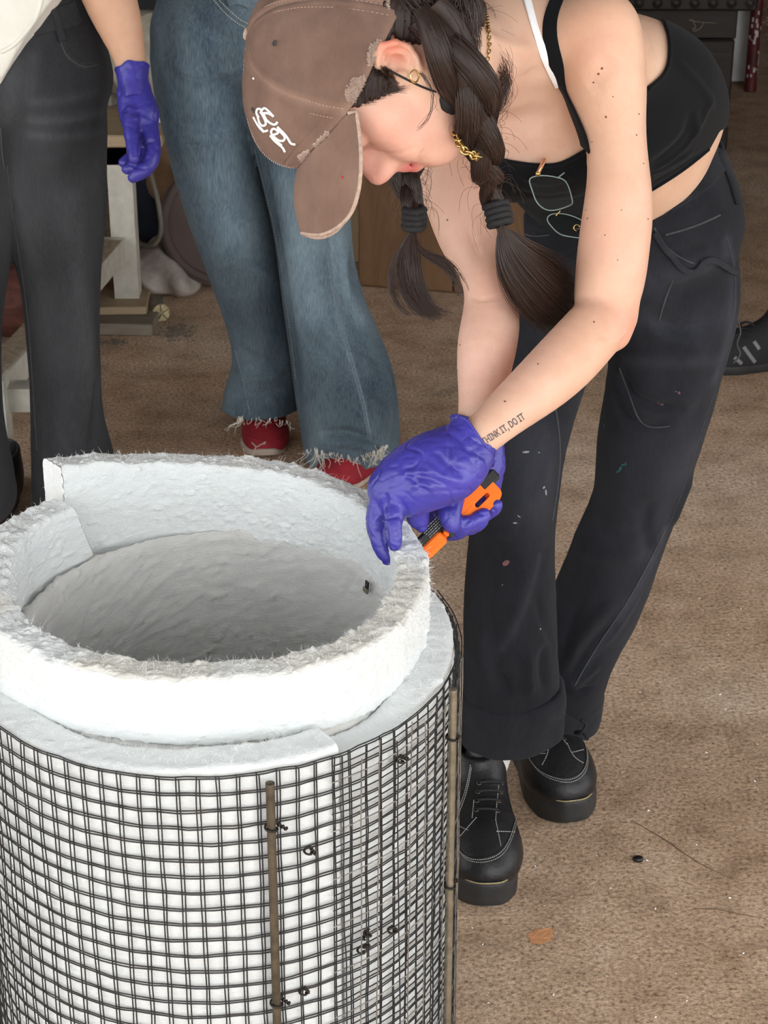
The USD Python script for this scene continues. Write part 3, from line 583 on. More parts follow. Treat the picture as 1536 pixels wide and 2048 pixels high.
# dark carved desk, upper right
c = atZ(1442, 326, 0); xr = c[0] + .015; top = atY(1476, 18, c[1])[2]; ap = atY(1476, 80, c[1])[2]
dk = thing('desk', 'dark stained wooden desk with carved edge behind the woman in black', 'desk', (xr - .5, c[1] + .3, 0))
for (x, y) in ((xr - .058, c[1] + .05), (xr - 1.1, c[1] + .05), (xr - .058, c[1] + .62), (xr - 1.1, c[1] + .62)): part('leg', rbox((.115, .10, ap), (x, y, ap / 2), None, .006), M['desk'], dk, False)
part('apron', rbox((1.16, .03, top - ap), (xr - .575, c[1] + .03, (top + ap) / 2), None, .004), M['desk'], dk, False); part('apron', rbox((.03, .6, top - ap), (xr - .018, c[1] + .335, (top + ap) / 2), None, .004), M['desk'], dk, False)
part('top', rbox((1.24, .78, .05), (xr - .57, c[1] + .33, top + .030), None, .008), M['desk'], dk, False)
for k in range(22): part('carving', lathe([(0, -.006), (.012, -.006), (.016, 0), (.008, .005), (0, .006)], 12, (xr - 1.13 + k * .055, c[1] - .062, top + .03), axes_z((0, -1, 0))), M['desk'], dk, 30)
x = atY(1390, 50, c[1] + .014)
part('carved_mark', cat_([tube(spline([atY(u, v, c[1] + .012) for u, v in L], 20), 0.0016, 6) for L in (((1378, 40), (1392, 43), (1412, 45), (1432, 46)), ((1383, 38), (1388, 46), (1390, 56), (1384, 58)), ((1408, 44), (1398, 58), (1386, 62)))]), M['timber'], dk)
single('backing_board', rbox((.5, .02, .62), (xr - .45, c[1] + .72, .312), None, .003), M['tan_plank'], 'amber wooden board standing behind the dark desk', 'board', False)
# maroon post with tinsel, top right corner
pb = atZ(1500, 182, 0); rp = 12 * 7.02 / FPX
ps = thing('post', 'maroon painted post with flaking white paint at the top right corner', 'post', (pb[0], pb[1], 0))
part('pole', lathe([(0, 0), (rp * 1.05, 0), (rp * 1.05, .02), (rp, .03), (rp, 1.6), (0, 1.6)], 24, pb), M['red_post'], ps, 30)
g = np.random.default_rng(12); flk = []
for k in range(70):
    a, z = g.uniform(-2.6, .4), g.uniform(.05, .75); s = g.uniform(.004, .012); p = pb + np.array([rp * math.cos(a), rp * math.sin(a), z]); flk.append(rbox((s, .0012, s * g.uniform(1, 2.6)), p, axes_z((0, 0, 1), (-math.sin(a), math.cos(a), 0)), .0004))
part('paint_flakes', cat_(flk), M['tinsel_w'], ps, False, kind='stuff')
gl = thing('garland', 'red and white bushy garland hanging beside the maroon post', 'garland', (pb[0] + .1, pb[1], .2)); L1, L2 = [], []
core = spline([pb + (.12, .03, 1.0), pb + (.075, .02, .62), pb + (.10, .01, .45), pb + (.09, .02, .30), pb + (.13, .03, .14)], 60); part('core', tube(core, .012, 8), M['tinsel_r'], gl)
for k in range(2600):
    p = core[g.integers(60)]; d = unit(g.normal(size=3)); l = g.uniform(.03, .075); (L1 if g.random() < .55 else L2).append(np.stack([p, p + d * l * .6, p + d * l + (0, 0, -.01)]))
curves('tinsel', L1, (.004, .0015), M['tinsel_w'], gl, 'stuff'); curves('tinsel', L2, (.004, .0015), M['tinsel_r'], gl, 'stuff')
# marks and bits on the floor
g = np.random.default_rng(21)
def litter(name, label, cat, x, y, n, sx, sy, mtl, size):
    c = atZ(x, y, 0); B = []
    for k in range(n):
        s = g.uniform(.4, 1) * size; p = c + np.array([g.normal(0, sx), g.normal(0, sy), 0]); B.append(rbox((s * g.uniform(1, 4), s, s * .5), p + (0, 0, s * .25), rotz(g.uniform(0, 3)), s * .15))
    single(name, cat_(B), M[mtl], label, cat, False, None, 'stuff')
litter('sweepings', 'dark heap of sweepings on the floor left of the red shoes', 'debris', 352, 664, 240, .022, .03, 'timber', .004)
litter('sweepings', 'dark thin sweepings on the floor beside the charcoal trouser leg', 'debris', 226, 686, 130, .02, .012, 'timber', .003)
s = atZ(1276, 1722, 0); m = trimesh.creation.icosphere(2, .007); m.vertices = m.vertices * (1.2, 1, .7) * (1 + .35 * fb(m.vertices, 120, 2, 4))[:, None] + s + (0, 0, .004)
single('pebble', m, M['black_tip'], 'small dark pebble alone on the concrete in front', 'pebble')
def blot(name, label, x, y, rx, ry, mtl, seed):
    a = np.linspace(0, 2 * np.pi, 61)[:-1]; k = 1 + .9 * fb(np.stack([np.cos(a) * 1.6, np.sin(a) * 1.6, a * 0], -1), 1, 3, seed); c = atZ(x, y, 0)
    V = np.vstack([c, np.stack([c[0] + rx * k * np.cos(a), c[1] + ry * k * np.sin(a), a * 0], 1)]) + (0, 0, .0006); i = np.arange(60)
    single(name, trimesh.Trimesh(V, np.stack([i * 0, 1 + i, 1 + (i + 1) % 60], 1), process=False), mtl, label, 'stain', False)
M['rust_stain'] = plain('orange_clay_stain', (.60, .29, .13), .95, 0, .25, 40., bump=.002)
blot('stain', 'orange clay stain on the concrete right of the kiln base', 1083, 1872, .017, .019, M['rust_stain'], 3)
M['crack'] = plain('dark_crack', (.16, .10, .065), 1.)
for i, (lb_, q) in enumerate((('thin dark crack running across the concrete right of the black shoes', [(1262, 1640), (1330, 1680), (1392, 1722), (1470, 1760)]), ('short dark crack in the concrete near the right edge', [(1375, 1822), (1420, 1818), (1468, 1826), (1520, 1836)]))):
    P = spline(np.array([atZ(x, y, .0004) for x, y in q]), 60); P = P + np.stack([.003 * fb(P, 60, 3, 3 + i), .004 * fb(P, 70, 3, 9 + i), 0 * P[:, 0]], 1); single('crack', tube(P, np.interp(np.linspace(0, 1, 60), [0, .3, .7, 1], [.0003, .0009, .0007, .0002]), 5), M['crack'], lb_, 'crack')
L = []
for k in range(46):
    p = atZ(g.uniform(930, 1536), g.uniform(1150, 2048), 0); s = g.uniform(.0007, .0018); L.append(rbox((s * 2.2, s, s), p + (0, 0, s * .4), rotz(g.uniform(0, 3)), s * .2))
single('white_crumbs', cat_(L), M['fuzz'], 'tiny white fibre crumbs strewn on the concrete right of the kiln', 'debris', False, None, 'stuff')

# ------------------------------------------------------------------ the bending woman
SKIN = skin('fair_skin', (.8, .6, .5))
M['black_jersey'] = denim('black_ribbed_jersey', (.0022, .003, .004), (.0055, .0068, .0085), 6., (.3, .8), 1100., .25, .85)
M['white_elastic'] = plain('white_elastic', (.78, .79, .80), .8, 0, .06, 80.)
M['black_denim'] = denim('washed_black_denim', (.0092, .0104, .0135), (.033, .035, .042), 7., (.30, .80), 1000., .22, .92, True)
M['glove'] = plain('violet_blue_nitrile', (.042, .036, .275), .38, 0, .16, 24., spec=.45, bump=.0012, bscale=70.)
M['cap'] = denim('washed_brown_twill', (.145, .086, .064), (.255, .166, .128), 9., (.25, .8), 1300., .16, .95, True)
M['cap_frayed'] = plain('frayed_cap_threads', (.44, .345, .30), .95, 0, .35, 260., bump=.0012, bscale=500.)
M['cap_edge'] = plain('pale_cap_edge', (.38, .28, .22), .95, 0, .25, 200.)
M['white_thread'] = plain('white_thread', (.82, .81, .80), .6, 0, .06, 300.)
M['hair'] = mat('dark_brown_hair', {'h': ('hair_info', {}), 'r': ('rgb_ramp', {'ramp': [(0, (.013, .0062, .0045)), (.6, (.029, .0140, .0095)), (1, (.060, .030, .019))]}), 'w': ('white_noise_texture', {'dimensions': '1D'}),
    'p': ('principled_bsdf', {'roughness': .42, 'specular_ior_level': .5})}, [('h.index', 'w.w'), ('w.value', 'r.fac'), ('r.color', 'p.base_color')])
M['hair_core'] = plain('hair_mass', (.020, .011, .008), .5, 0, .3, 60., spec=.3)
M['scrunchie'] = plain('black_hair_elastic', (.006, .006, .007), .8, 0, .3, 60.)
M['gold'] = plain('worn_gold', (.62, .43, .16), .28, .95, .12, 60.)
M['copper'] = plain('rose_gold', (.70, .36, .20), .28, .9, .1, 60.)
M['lens'] = mat('clear_lens', {'t': ('transparent_bsdf', {'color': (.93, .95, .95)}), 'g': ('glossy_bsdf', {'color': (.95, .95, .97), 'roughness': .03}), 'x': ('mix_closure', {'fac': .02})}, [('t.BSDF', 'x.closure1'), ('g.BSDF', 'x.closure2')], 'x.closure')
M['lens_edge'] = plain('lens_edge', (.20, .27, .25), .2, 0, .1, 60.)
M['lip'] = plain('lip', (.55, .2, .18), .4)
M['leather'] = plain('scuffed_black_leather', (.0085, .0088, .0100), .45, 0, .5, 14., spec=.38, bump=.0006, bscale=160.)
M['sole'] = plain('scuffed_black_rubber', (.015, .016, .0165), .62, 0, .45, 20., bump=.0006, bscale=120.)
M['welt'] = plain('yellowed_welt_thread', (.30, .25, .13), .7, 0, .3, 200.)
M['grey_thread'] = plain('grey_thread', (.30, .30, .29), .8, 0, .25, 300.)
M['seam_thread'] = plain('dark_grey_thread', (.040, .042, .046), .9, 0, .3, 300.)
M['sock'] = plain('grey_sock', (.50, .50, .49), .95, 0, .15, 200.)
M['orange'] = plain('orange_plastic', (.82, .155, .012), .32, 0, .08, 60.)
M['ink'] = plain('faded_ink', (.085, .075, .075), .6, 0, .3, 200.)
M['eye_white'] = plain('eye_white', (.62, .60, .58), .2); M['iris'] = plain('iris', (.05, .06, .05), .15)
woman = thing('person', 'person in brown cap and black tank top bending over the kiln, hands in blue gloves', 'person', atZ(1050, 1700, 0))

# head frame: x towards her left (our side), y where the face points, z to the crown
hu = unit(-.975 * RT + .155 * UP + .09 * TV); hf = -.15 * RT - .98 * UP - .06 * TV; hf = unit(hf - hu * (hf @ hu)); hl = np.cross(hf, hu); hl = hl if hl @ TV > 0 else -hl
HA = np.stack([hl, hf, hu], 1); EAR = at(799, 117, 2.125); HC = EAR - hl * .068
hd = lambda x, y, z: HC + HA @ np.array([x, y, z])
Ls, Rs = at(1200, 72, 2.345), at(885, 215, 2.55)
neckb = at(990, 95, 2.40); wst = at(1238, 375, 2.76); sp = unit(neckb - wst); Lt = unit(Ls - Rs); Lt = unit(Lt - sp * (Lt @ sp)); fr = np.cross(Lt, sp); fr = fr if fr @ TV > 0 else -fr

def torso(f, g=0.):
    F_ = (Lt, 1.38)
    f.cone((at(1245, 395, 2.775), .088 + g), (at(1205, 300, 2.68), .088 + g), .05, F_)
    f.cone((at(1205, 300, 2.68), .090 + g), (at(1168, 205, 2.585), .101 + g), .05, F_)
    f.cone((at(1168, 205, 2.585), .101 + g), (at(1100, 125, 2.50), .082 + g), .05, F_)
    for x, y, D in ((1128, 300, 2.475), (1000, 305, 2.515)): f.ell(at(x, y, D), (.062 + g, .056 + g, .058 + g), np.stack([Lt, fr, sp], 1), .05)
    f.ell(at(1325, 195, 2.60), (.070 + g, .05 + g, .105 + g), np.stack([Lt, fr, sp], 1), .06)
    for x, y, D, r in ((1090, 130, 2.455, (.120, .058, .072)), (1040, 225, 2.480, (.100, .060, .082))): f.ell(at(x, y, D), np.array(r) + g, np.stack([Lt, fr, sp], 1), .06)
    return f
b = Field(.02); torso(b)
b.cone((at(1075, 75, 2.44), .050), (Ls - Lt * .015, .050), .05); b.cone((at(1000, 165, 2.49), .048), (Rs, .046), .05)
b.cone((at(970, 60, 2.36), .045), (at(1130, 45, 2.42), .045), .05)
b.cone((hd(-.003, -.015, -.055), .054), (neckb, .058), .045)
for s in (1, -1): b.cone((hd(s * .05, -.02, -.03), .012), (neckb + fr * .047 + Lt * s * .018 - sp * .005, .010), .022)         # the neck's long muscles
for s, e in ((1, at(1150, 70, 2.34)), (-1, at(905, 225, 2.49))): b.cone((neckb + fr * .050 + Lt * s * .02 - sp * .012, .009), (e, .010), .035)   # collar bones
# left arm
def armL(f, k=.012, g=0.):
    q = [J(1198, 62, 2.345, 82), J(1212, 165, 2.352, 77), J(1227, 255, 2.36, 60.5), J(1236, 330, 2.365, 57), J(1236, 420, 2.37, 65), J(1227, 500, 2.372, 67), J(1219, 565, 2.372, 65), J(1208, 625, 2.372, 56)]
    f.chain([(p, r + g) for p, r in q], .008)
    f.cone((J(1240, 640, 2.378, 28)[0], 28 * 2.378 / FPX + g), (J(1226, 668, 2.37, 34)[0], 34 * 2.37 / FPX + g), .02)
    q = [J(1205, 640, 2.365, 57), J(1125, 728, 2.325, 59), J(1062, 785, 2.29, 52), J(1005, 833, 2.262, 43), J(968, 866, 2.245, 38.5), J(930, 897, 2.235, 37)]
    f.chain([(p, r + g) for p, r in q], .008)
armL(b)
def armR(f, k=.012, g=0.):
    q = [J(888, 225, 2.53, 66), J(896, 330, 2.49, 62), J(916, 410, 2.45, 60), J(944, 495, 2.42, 52), J(972, 565, 2.40, 43), J(982, 618, 2.40, 51), J(976, 680, 2.385, 56), J(966, 760, 2.36, 47), J(955, 850, 2.335, 37), J(944, 905, 2.325, 36)]
    f.chain([(p, r + g) for p, r in q], .008)
armR(b)
# head
for c, r in (((0, -.012, .050), (.073, .094, .082)), ((0, .045, -.002), (.056, .052, .074)), ((0, .03, .055), (.062, .066, .055))): b.ell(hd(*c), r, HA, .02)
for s in (-1, 1):
    b.cone((hd(s * .050, .010, -.031), .017), (hd(s * .012, .068, -.060), .017), .03); b.cone((hd(s * .052, .0, .0), .018), (hd(s * .050, .012, -.036), .0175), .02)
    b.ell(hd(s * .043, .062, .002), (.018, .022, .020), HA, .03)
    b.ell(hd(s * .036, .106, .028), (.016, .013, .010), HA, .014, True); b.ell(hd(s * .032, .084, .028), (.0140, .0140, .0115), HA, .004)
    b.ell(hd(s * .0095, .106, -.008), (.0085, .0120, .0085), HA, .010); b.ell(hd(s * .028, .082, -.028), (.018, .016, .016), HA, .025)
b.cone((hd(0, .090, .052), .014), (hd(0, .094, .030), .0105), .02); b.cone((hd(0, .094, .032), .0105), (hd(0, .1175, -.0005), .0112), .014); b.cone((hd(0, .085, .02), .016), (hd(0, .096, -.010), .014), .016)
b.cone((hd(-.03, .088, .048), .010), (hd(.03, .088, .048), .010), .02)
b.ell(hd(0, .072, -.067), (.017, .0165, .0165), HA, .02); b.cone((hd(-.01, .082, -.052), .010), (hd(.01, .082, -.052), .010), .02)
for z, y, w, r in ((-.0285, .1020, .020, .0066), (-.040, .0990, .018, .0074)):
    b.cone((hd(-w, y - .012, z), r * .6), (hd(0, y, z), r), .006); b.cone((hd(w, y - .012, z), r * .6), (hd(0, y, z), r), .006)
b.cone((hd(-.018, .1015, -.0345), .0018), (hd(.018, .1015, -.0345), .0018), .003, None, True)
# ears
for s in (1, -1):
    e = lambda x, y, z: hd(s * (.068 + (x - .068) * .9), (y + .008) * .88 + .007, (z - .001) * .86 + .0005)
    tl = np.stack([unit(s * hl * .86 + hf * .40 - hu * .1), hf, hu], 1); tl[:, 1] = unit(hf - tl[:, 0] * (hf @ tl[:, 0])); tl[:, 2] = np.cross(tl[:, 0], tl[:, 1])
    b.ell(e(.0735, -.012, .002), (.0060, .0150, .0235), tl, .008)
    rim = [(.074, .004, .014), (.081, -.001, .026), (.085, -.012, .031), (.0875, -.024, .025), (.0875, -.030, .010), (.083, -.027, -.006), (.078, -.017, -.018), (.0755, -.006, -.025)]
    b.chain([(e(*q), r) for q, r in zip(rim, (.003, .0038, .004, .0042, .0042, .0042, .0050, .0058))], .003, None, 1)
    b.chain([(e(*q), .0027) for q in ((.0805, -.004, .016), (.084, -.014, .020), (.0845, -.019, .012), (.0815, -.018, -.002), (.0785, -.010, -.012))], .003)
    b.ell(e(.084, -.009, .002), (.0085, .0085, .0108), tl, .003, True); b.cone((e(.077, .004, -.002), .0042), (e(.077, .003, -.010), .0038), .004)
lo, hi = b.bounds()
waist_pl = (at(1240, 405, 2.77), unit(sp + .55 * np.array([0, 0, 1.0])))
body = surface(lambda P: np.maximum(b(P), -((P - (wst - sp * .05).astype(np.float32)) @ sp.astype(np.float32))), lo, hi, .0026, 2); body = keep_largest(body)
body = crease(body, [([(985, 200), (1040, 160), (1110, 130)], .013, -.0022), ([(1010, 250), (1060, 235), (1115, 240)], .014, -.0018), ([(1000, 225), (1050, 205), (1105, 205)], .013, .0026), ([(1000, 280), (1045, 275), (1080, 280)], .012, .0016), ([(1040, 130), (1075, 215), (1090, 300)], .014, -.0016), ([(960, 60), (1010, 90), (1080, 100)], .012, .0030),
                     ([(1175, 175), (1200, 150), (1222, 110)], .016, -.003), ([(772, 124), (782, 106), (802, 99), (819, 110), (825, 132)], .0030, -.0026, 0, 1), ([(757, 122), (766, 100), (792, 86), (820, 92), (835, 116), (834, 142)], .0028, .0016, 0, 1), ([(955, 380), (940, 450), (960, 520)], .006, -.0022), ([(925, 350), (935, 420), (955, 480)], .007, .002),
                     ([(935, 590), (965, 600), (1000, 590)], .004, -.0012), ([(742, 298), (775, 307), (805, 304), (842, 288)], .0035, -.0016), ([(838, 326), (843, 308), (850, 297)], .0022, -.0018), ([(1190, 690), (1232, 680), (1258, 655)], .006, .0015), ([(1130, 330), (1160, 316), (1180, 298)], .006, -.004)])
V = np.array(body.vertices); T = np.ones((len(V), 3)) * (.62, .40, .285)
def blush(p, r, col, a):
    global T; w = np.exp(-(np.linalg.norm(V - p, axis=1) / r) ** 2)[:, None] * a; T = T * (1 - w) + np.array(col) * w
face = np.clip((V - hd(0, .02, .0)) @ hf * 20, 0, 1) * (np.linalg.norm(V - hd(0, .05, 0), axis=1) < .13); T = T * (1 - face[:, None] * .8) + np.array([.66, .36, .275]) * face[:, None] * .8
pale = (np.linalg.norm(V - at(960, 420, 2.44), axis=1)); w = np.clip(1 - pale / .42, 0, 1)[:, None] * (V[:, :1] < at(1085, 500, 2.4)[0]); T = T * (1 - w * .55) + np.array([.66, .445, .37]) * w * .55
for p, r, c, a in ((hd(.085, -.015, .014), .026, (.66, .20, .135), .95), (hd(.072, -.002, .000), .008, (.45, .12, .08), .8), (hd(.07, -.005, -.02), .014, (.70, .36, .27), .6), (hd(.045, .06, -.01), .028, (.68, .32, .25), .55), (hd(0, .122, .0), .022, (.68, .30, .25), .6), (hd(.02, .1, .03), .02, (.58, .22, .19), .6), (at(1245, 655, 2.355), .030, (.66, .27, .19), .75),
                   (at(1230, 480, 2.34), .09, (.72, .41, .31), .4), (at(985, 575, 2.36), .03, (.64, .33, .25), .5), (at(1180, 90, 2.31), .05, (.73, .40, .27), .5), (at(1130, 720, 2.30), .07, (.69, .41, .29), .45), (at(965, 740, 2.33), .08, (.69, .43, .36), .5), (hd(.006, .105, -.036), .0135, (.50, .12, .11), 1.)): blush(p, r, c, a)
part('body', body, SKIN, woman, True, tint=np.clip(T, 0, 1))
for s in (1, -1):
    e = trimesh.creation.icosphere(3, .0100); e.apply_translation(hd(s * .032, .0842, .028)); ey = part('eye', e, M['eye_white'], woman); i = trimesh.creation.icosphere(2, .0046); i.apply_translation(hd(s * .032, .0890, .026)); part('iris', i, M['iris'], ey)
L = []
for i in range(9):
    t = i / 8; a = at(720 + 20 * t, 296 - 13 * t, 2.137); L.append(np.stack([a, a + .002 * hf - .002 * hu, a + .003 * hf - .005 * hu + TV * .001]))
M['lash'] = plain('dark_lash', (.03, .018, .014), .6); curves('eyelashes', L, (.0003, .00015), M['lash'], woman, 'stuff')
# moles
g = np.random.default_rng(4); mm = trimesh.creation.icosphere(1, .0011); L = []
ml = [(1204, 137, 1.3), (1197, 148, 1.3), (1187, 165, 1.), (1212, 234, 1.2), (1278, 228, .9), (1273, 270, .9), (1184, 284, .8), (1175, 437, 1.), (1172, 420, .7), (1296, 438, .8), (1287, 327, .8), (1226, 193, .6), (1210, 470, .7), (1235, 520, .6), (895, 440, 1.1), (1010, 803, 1.1), (1076, 728, 1.), (1188, 644, 1.), (920, 690, .9), (1243, 420, .6), (1100, 660, .6)]
for x, y, s in ml:
    P, fi = hit(body, [(x, y)])
    if fi[0] >= 0: q = mm.copy(); q.vertices = q.vertices * s; q.apply_translation(P[0]); L.append(q)
M['mole'] = plain('mole', (.16, .07, .04), .6); part('moles', cat_(L), M['mole'], woman, kind='stuff')
# tattoo, laid on the forearm
tx = meshkit.text_mesh('THINK IT, DO IT', 13.5, 1.0, True); tx = tx.slice_plane([0, 0, .5], [0, 0, 1.0]) if False else tx
v = np.array(tx.vertices); top = np.isclose(v[:, 2], v[:, 2].max()); e0, e1 = np.array([968., 891.]), np.array([1051., 837.]); dx = (e1 - e0) / np.linalg.norm(e1 - e0); dy = np.array([dx[1], -dx[0]]); sc = np.linalg.norm(e1 - e0) / v[:, 0].max()
while True:
    fl = tx.edges_unique_length
    if fl.max() < 4: break
    tx = tx.subdivide_to_size(4.0); break
v = np.array(tx.vertices); P, fi = hit(body, e0 + np.outer(v[:, 0] * sc, dx) + np.outer(v[:, 1] * 1.0, dy)); ok = fi >= 0; n = np.zeros((len(v), 3)); n[ok] = body.face_normals[fi[ok]]
P = P + n * np.where(v[:, 2:3] > .5, .0004, -.0004); keep = ok[tx.faces].all(1); tm = trimesh.Trimesh(P, tx.faces[keep], process=False); tm.remove_unreferenced_vertices(); part('tattoo', tm, M['ink'], woman, False)

# tank top: the torso a little swollen, cut at neckline, armholes and hem
tt = Field(.03); torso(tt, .0035)
poly = np.array([(930, 285), (968, 306), (1000, 317), (1040, 325), (1080, 329), (1120, 326), (1150, 312), (1178, 296), (1192, 300), (1230, 262), (1270, 205), (1291, 178), (1328, 147), (1338, 110), (1336, 70), (1318, 28), (1290, -6), (1300, -40), (1480, -40), (1500, 230), (1440, 262), (1419, 300), (1372, 338), (1301, 384), (1240, 416), (1160, 456), (1090, 468), (1000, 464), (930, 440)], float)
def poly_sd(P):
    d = P - CAM.astype(np.float32); D = d @ FW.astype(np.float32); X = np.stack([768 + FPX * d[:, 0] / D, 1024 - FPX * (d @ UP.astype(np.float32)) / D], 1)
    best = np.full(len(X), 1e9); ins = np.zeros(len(X), bool)
    for a, c in zip(poly, np.roll(poly, -1, 0)):
        e = c - a; t = np.clip(((X - a) @ e) / (e @ e), 0, 1); best = np.minimum(best, ((X - a - t[:, None] * e) ** 2).sum(1))
        y = (a[1] > X[:, 1]) != (c[1] > X[:, 1]); ins ^= y & (X[:, 0] < (c[0] - a[0]) * (X[:, 1] - a[1]) / (c[1] - a[1] + 1e-9) + a[0])
    return (np.sqrt(best) * np.where(ins, -1, 1) * D / FPX).astype(np.float32)
lo, hi = tt.bounds()
top = surface(lambda P: np.maximum(tt(P), poly_sd(P) * .9), lo, hi, .0026, 5); top = keep_largest(top)
top = crease(top, [([(1380, 220), (1375, 255), (1340, 300), (1300, 330)], .008, -.0026, .3), ([(1392, 222), (1388, 262), (1350, 310), (1305, 342)], .007, .004), ([(1425, 190), (1405, 235), (1385, 275)], .010, .004), ([(1300, 350), (1340, 330), (1390, 300)], .006, .003, .4), ([(1300, 366), (1350, 340), (1408, 300)], .004, -.002), ([(1040, 350), (1080, 365), (1150, 350)], .006, .003), ([(1030, 380), (1090, 395), (1150, 385)], .007, -.003), ([(1350, 120), (1400, 170), (1430, 220)], .008, .003)])
tp = part('tank_top', top, M['black_jersey'], woman)
for nm, L_ in (('armhole_binding', [(1291, 180), (1310, 166), (1328, 147), (1337, 122), (1338, 98), (1336, 70), (1328, 46), (1316, 24), (1300, 2), (1290, -14)]), ('neck_binding', [(972, 308), (1000, 317), (1040, 325), (1080, 329), (1120, 326), (1150, 312), (1176, 297)]), ('hem_binding', [(1419, 299), (1372, 337), (1301, 383)])):
    P = trace(top, [(x + (2.5 if nm[0] == 'a' else 0), y + (2.5 if nm[0] == 'n' else -2.5 if nm[0] == 'h' else 0)) for x, y in L_], 50)
    if len(P) > 8: k_ = np.ones(7) / 7; P = np.stack([np.convolve(np.pad(P[:, j], 3, 'edge'), k_, 'valid') for j in range(3)], 1); part(nm, tube(P, .0028, 8), M['black_jersey'], tp)
def ribbon(m, pix, w, t=.0016, lift=.001, n=70):
    q = spline(np.asarray(pix, float), n); P, fi = hit(m, q); ok = fi >= 0; P, N = P[ok], m.face_normals[fi[ok]]
    k = np.ones(9) / 9; sm = lambda A: np.stack([np.convolve(np.pad(A[:, j], 4, 'edge'), k, 'valid') for j in range(3)], 1); P, N = sm(P), sm(N); N /= np.linalg.norm(N, axis=1, keepdims=True)
    T_ = np.gradient(P, axis=0); T_ /= np.linalg.norm(T_, axis=1, keepdims=True) + 1e-12; S = np.cross(N, T_); w = np.broadcast_to(w, (n,))[:len(P)]; P = P + N * lift
    ring_ = [(-.5, 0), (-.42, 1), (.42, 1), (.5, 0), (.42, -.6), (-.42, -.6)]
    V_ = np.stack([P + S * (w[:, None] * a) + N * (t * c) for a, c in ring_], 1); mm_ = grid_mesh(V_, False, True); return trimesh.Trimesh(mm_.vertices, np.vstack([mm_.faces, [[0, 2, 1], [0, 3, 2], [0, 4, 3], [0, 5, 4]], np.array([[0, 1, 2], [0, 2, 3], [0, 3, 4], [0, 4, 5]]) + (len(P) - 1) * 6]), process=False)
part('strap', ribbon(body, [(1128, -30), (1108, 15), (1099, 55), (1107, 110), (1124, 165), (1145, 215), (1164, 260), (1172, 284), (1175, 302)], np.linspace(.016, .022, 70), .0022, .0016), M['black_jersey'], tp)
part('bra_strap', ribbon(body, [(1046, -30), (1056, 10), (1068, 55), (1086, 105), (1107, 150), (1120, 175)], .0105, .0018, .0012), M['white_elastic'], woman)
P = trace(top, [(1072, 326), (1100, 327), (1130, 321), (1158, 306), (1176, 294)], 40); part('bra_edge', tube(P, .0016, 6), M['white_elastic'], woman) if len(P) > 5 else None

# ---- cap: crown, brim, frayed patches, seams, eyelets, embroidery
ph = np.linspace(0, 2 * np.pi, 181)[:-1]        # 0 = front, pi/2 = our side
from scipy.interpolate import PchipInterpolator
CAPZ = PchipInterpolator([-.15, -.107, -.070, -.033, .004, .030, .057, .090, .112, .14], [-.008, -.006, .002, .0125, .0245, .0315, .041, .060, .077, .094])
def cap_rim(p):
    c, sn = np.cos(p), np.sin(p); y = .006 + np.where(c > 0, .119, .112) * c; x = .0860 * sn
    z = CAPZ(y); return x, y, z
def crown_pt(p, t):
    """t from 0 at the rim to 1 at the button."""
    x0, y0, z0 = cap_rim(p); ap = (0, -.008, .163); a = t * np.pi / 2; f = np.cos(a) ** .82; zz = z0 + (ap[2] - z0) * np.sin(a) ** .92
    bul = 1 + .05 * np.sin(np.pi * t) ; return np.stack([x0 * f * bul + ap[0] * (1 - f), ap[1] + (y0 - ap[1]) * f * bul, zz], -1)
tt_ = np.linspace(0, 1, 90); PH, TT = np.meshgrid(ph, tt_[:-1], indexing='ij'); Q = crown_pt(PH, TT)
seams = np.array([0, 1.02, 2.05, np.pi, -2.05, -1.02]); sd = np.min(np.abs((PH[..., None] - seams + np.pi) % (2 * np.pi) - np.pi), -1) * np.cos(TT * np.pi / 2) * .1
P = HC + Q @ HA.T; P = P.reshape(-1, 3); cm = grid_mesh(P.reshape(180, 89, 3), True, False); apex = hd(0, -.008, .1632)
F = np.vstack([cm.faces, [[i * 89 + 88, ((i + 1) % 180) * 89 + 88, 180 * 89] for i in range(180)]]); cm = trimesh.Trimesh(np.vstack([P, apex]), F, process=False)
if (cm.vertex_normals[0] @ (cm.vertices[0] - HC)) < 0: cm = trimesh.Trimesh(cm.vertices, F[:, ::-1], process=False)
cm = cm.subdivide(); v = np.array(cm.vertices); lv = (v - HC) @ HA
ang = np.arctan2(lv[:, 0] / .0835, (lv[:, 1] - .0) / .115); rad = np.hypot(lv[:, 0], lv[:, 1] + .003)
sdv = np.min(np.abs((ang[:, None] - seams + np.pi) % (2 * np.pi) - np.pi), 1) * rad
amp = -.0016 * np.exp(-(sdv / .0022) ** 2) + .0009 * np.exp(-((sdv - .0055) / .0022) ** 2) + .0060 * fb(lv, 17, 3, 61) + .0022 * fb(lv, 60, 3, 62)
rimz = cap_rim(ang)[2]; hgt = lv[:, 2] - rimz; amp += -.0008 * np.exp(-((hgt - .016) / .0016) ** 2) * (hgt < .05)
nrm = np.array(cm.vertex_normals); ov = v + nrm * amp[:, None]; inner = v - nrm * .0022 + nrm * (amp * .8)[:, None]; n0 = len(v)
ed = cm.edges_sorted; import collections
u, cnt = np.unique(ed, axis=0, return_counts=True); bed = {tuple(e) for e in u[cnt == 1]}; bf = np.array([e for e in cm.edges if tuple(sorted(e)) in bed])
wall = np.vstack([np.stack([bf[:, 1], bf[:, 0], bf[:, 0] + n0], 1), np.stack([bf[:, 1], bf[:, 0] + n0, bf[:, 1] + n0], 1)])
crown = trimesh.Trimesh(np.vstack([ov, inner]), np.vstack([cm.faces, cm.faces[:, ::-1] + n0, wall]), process=False)
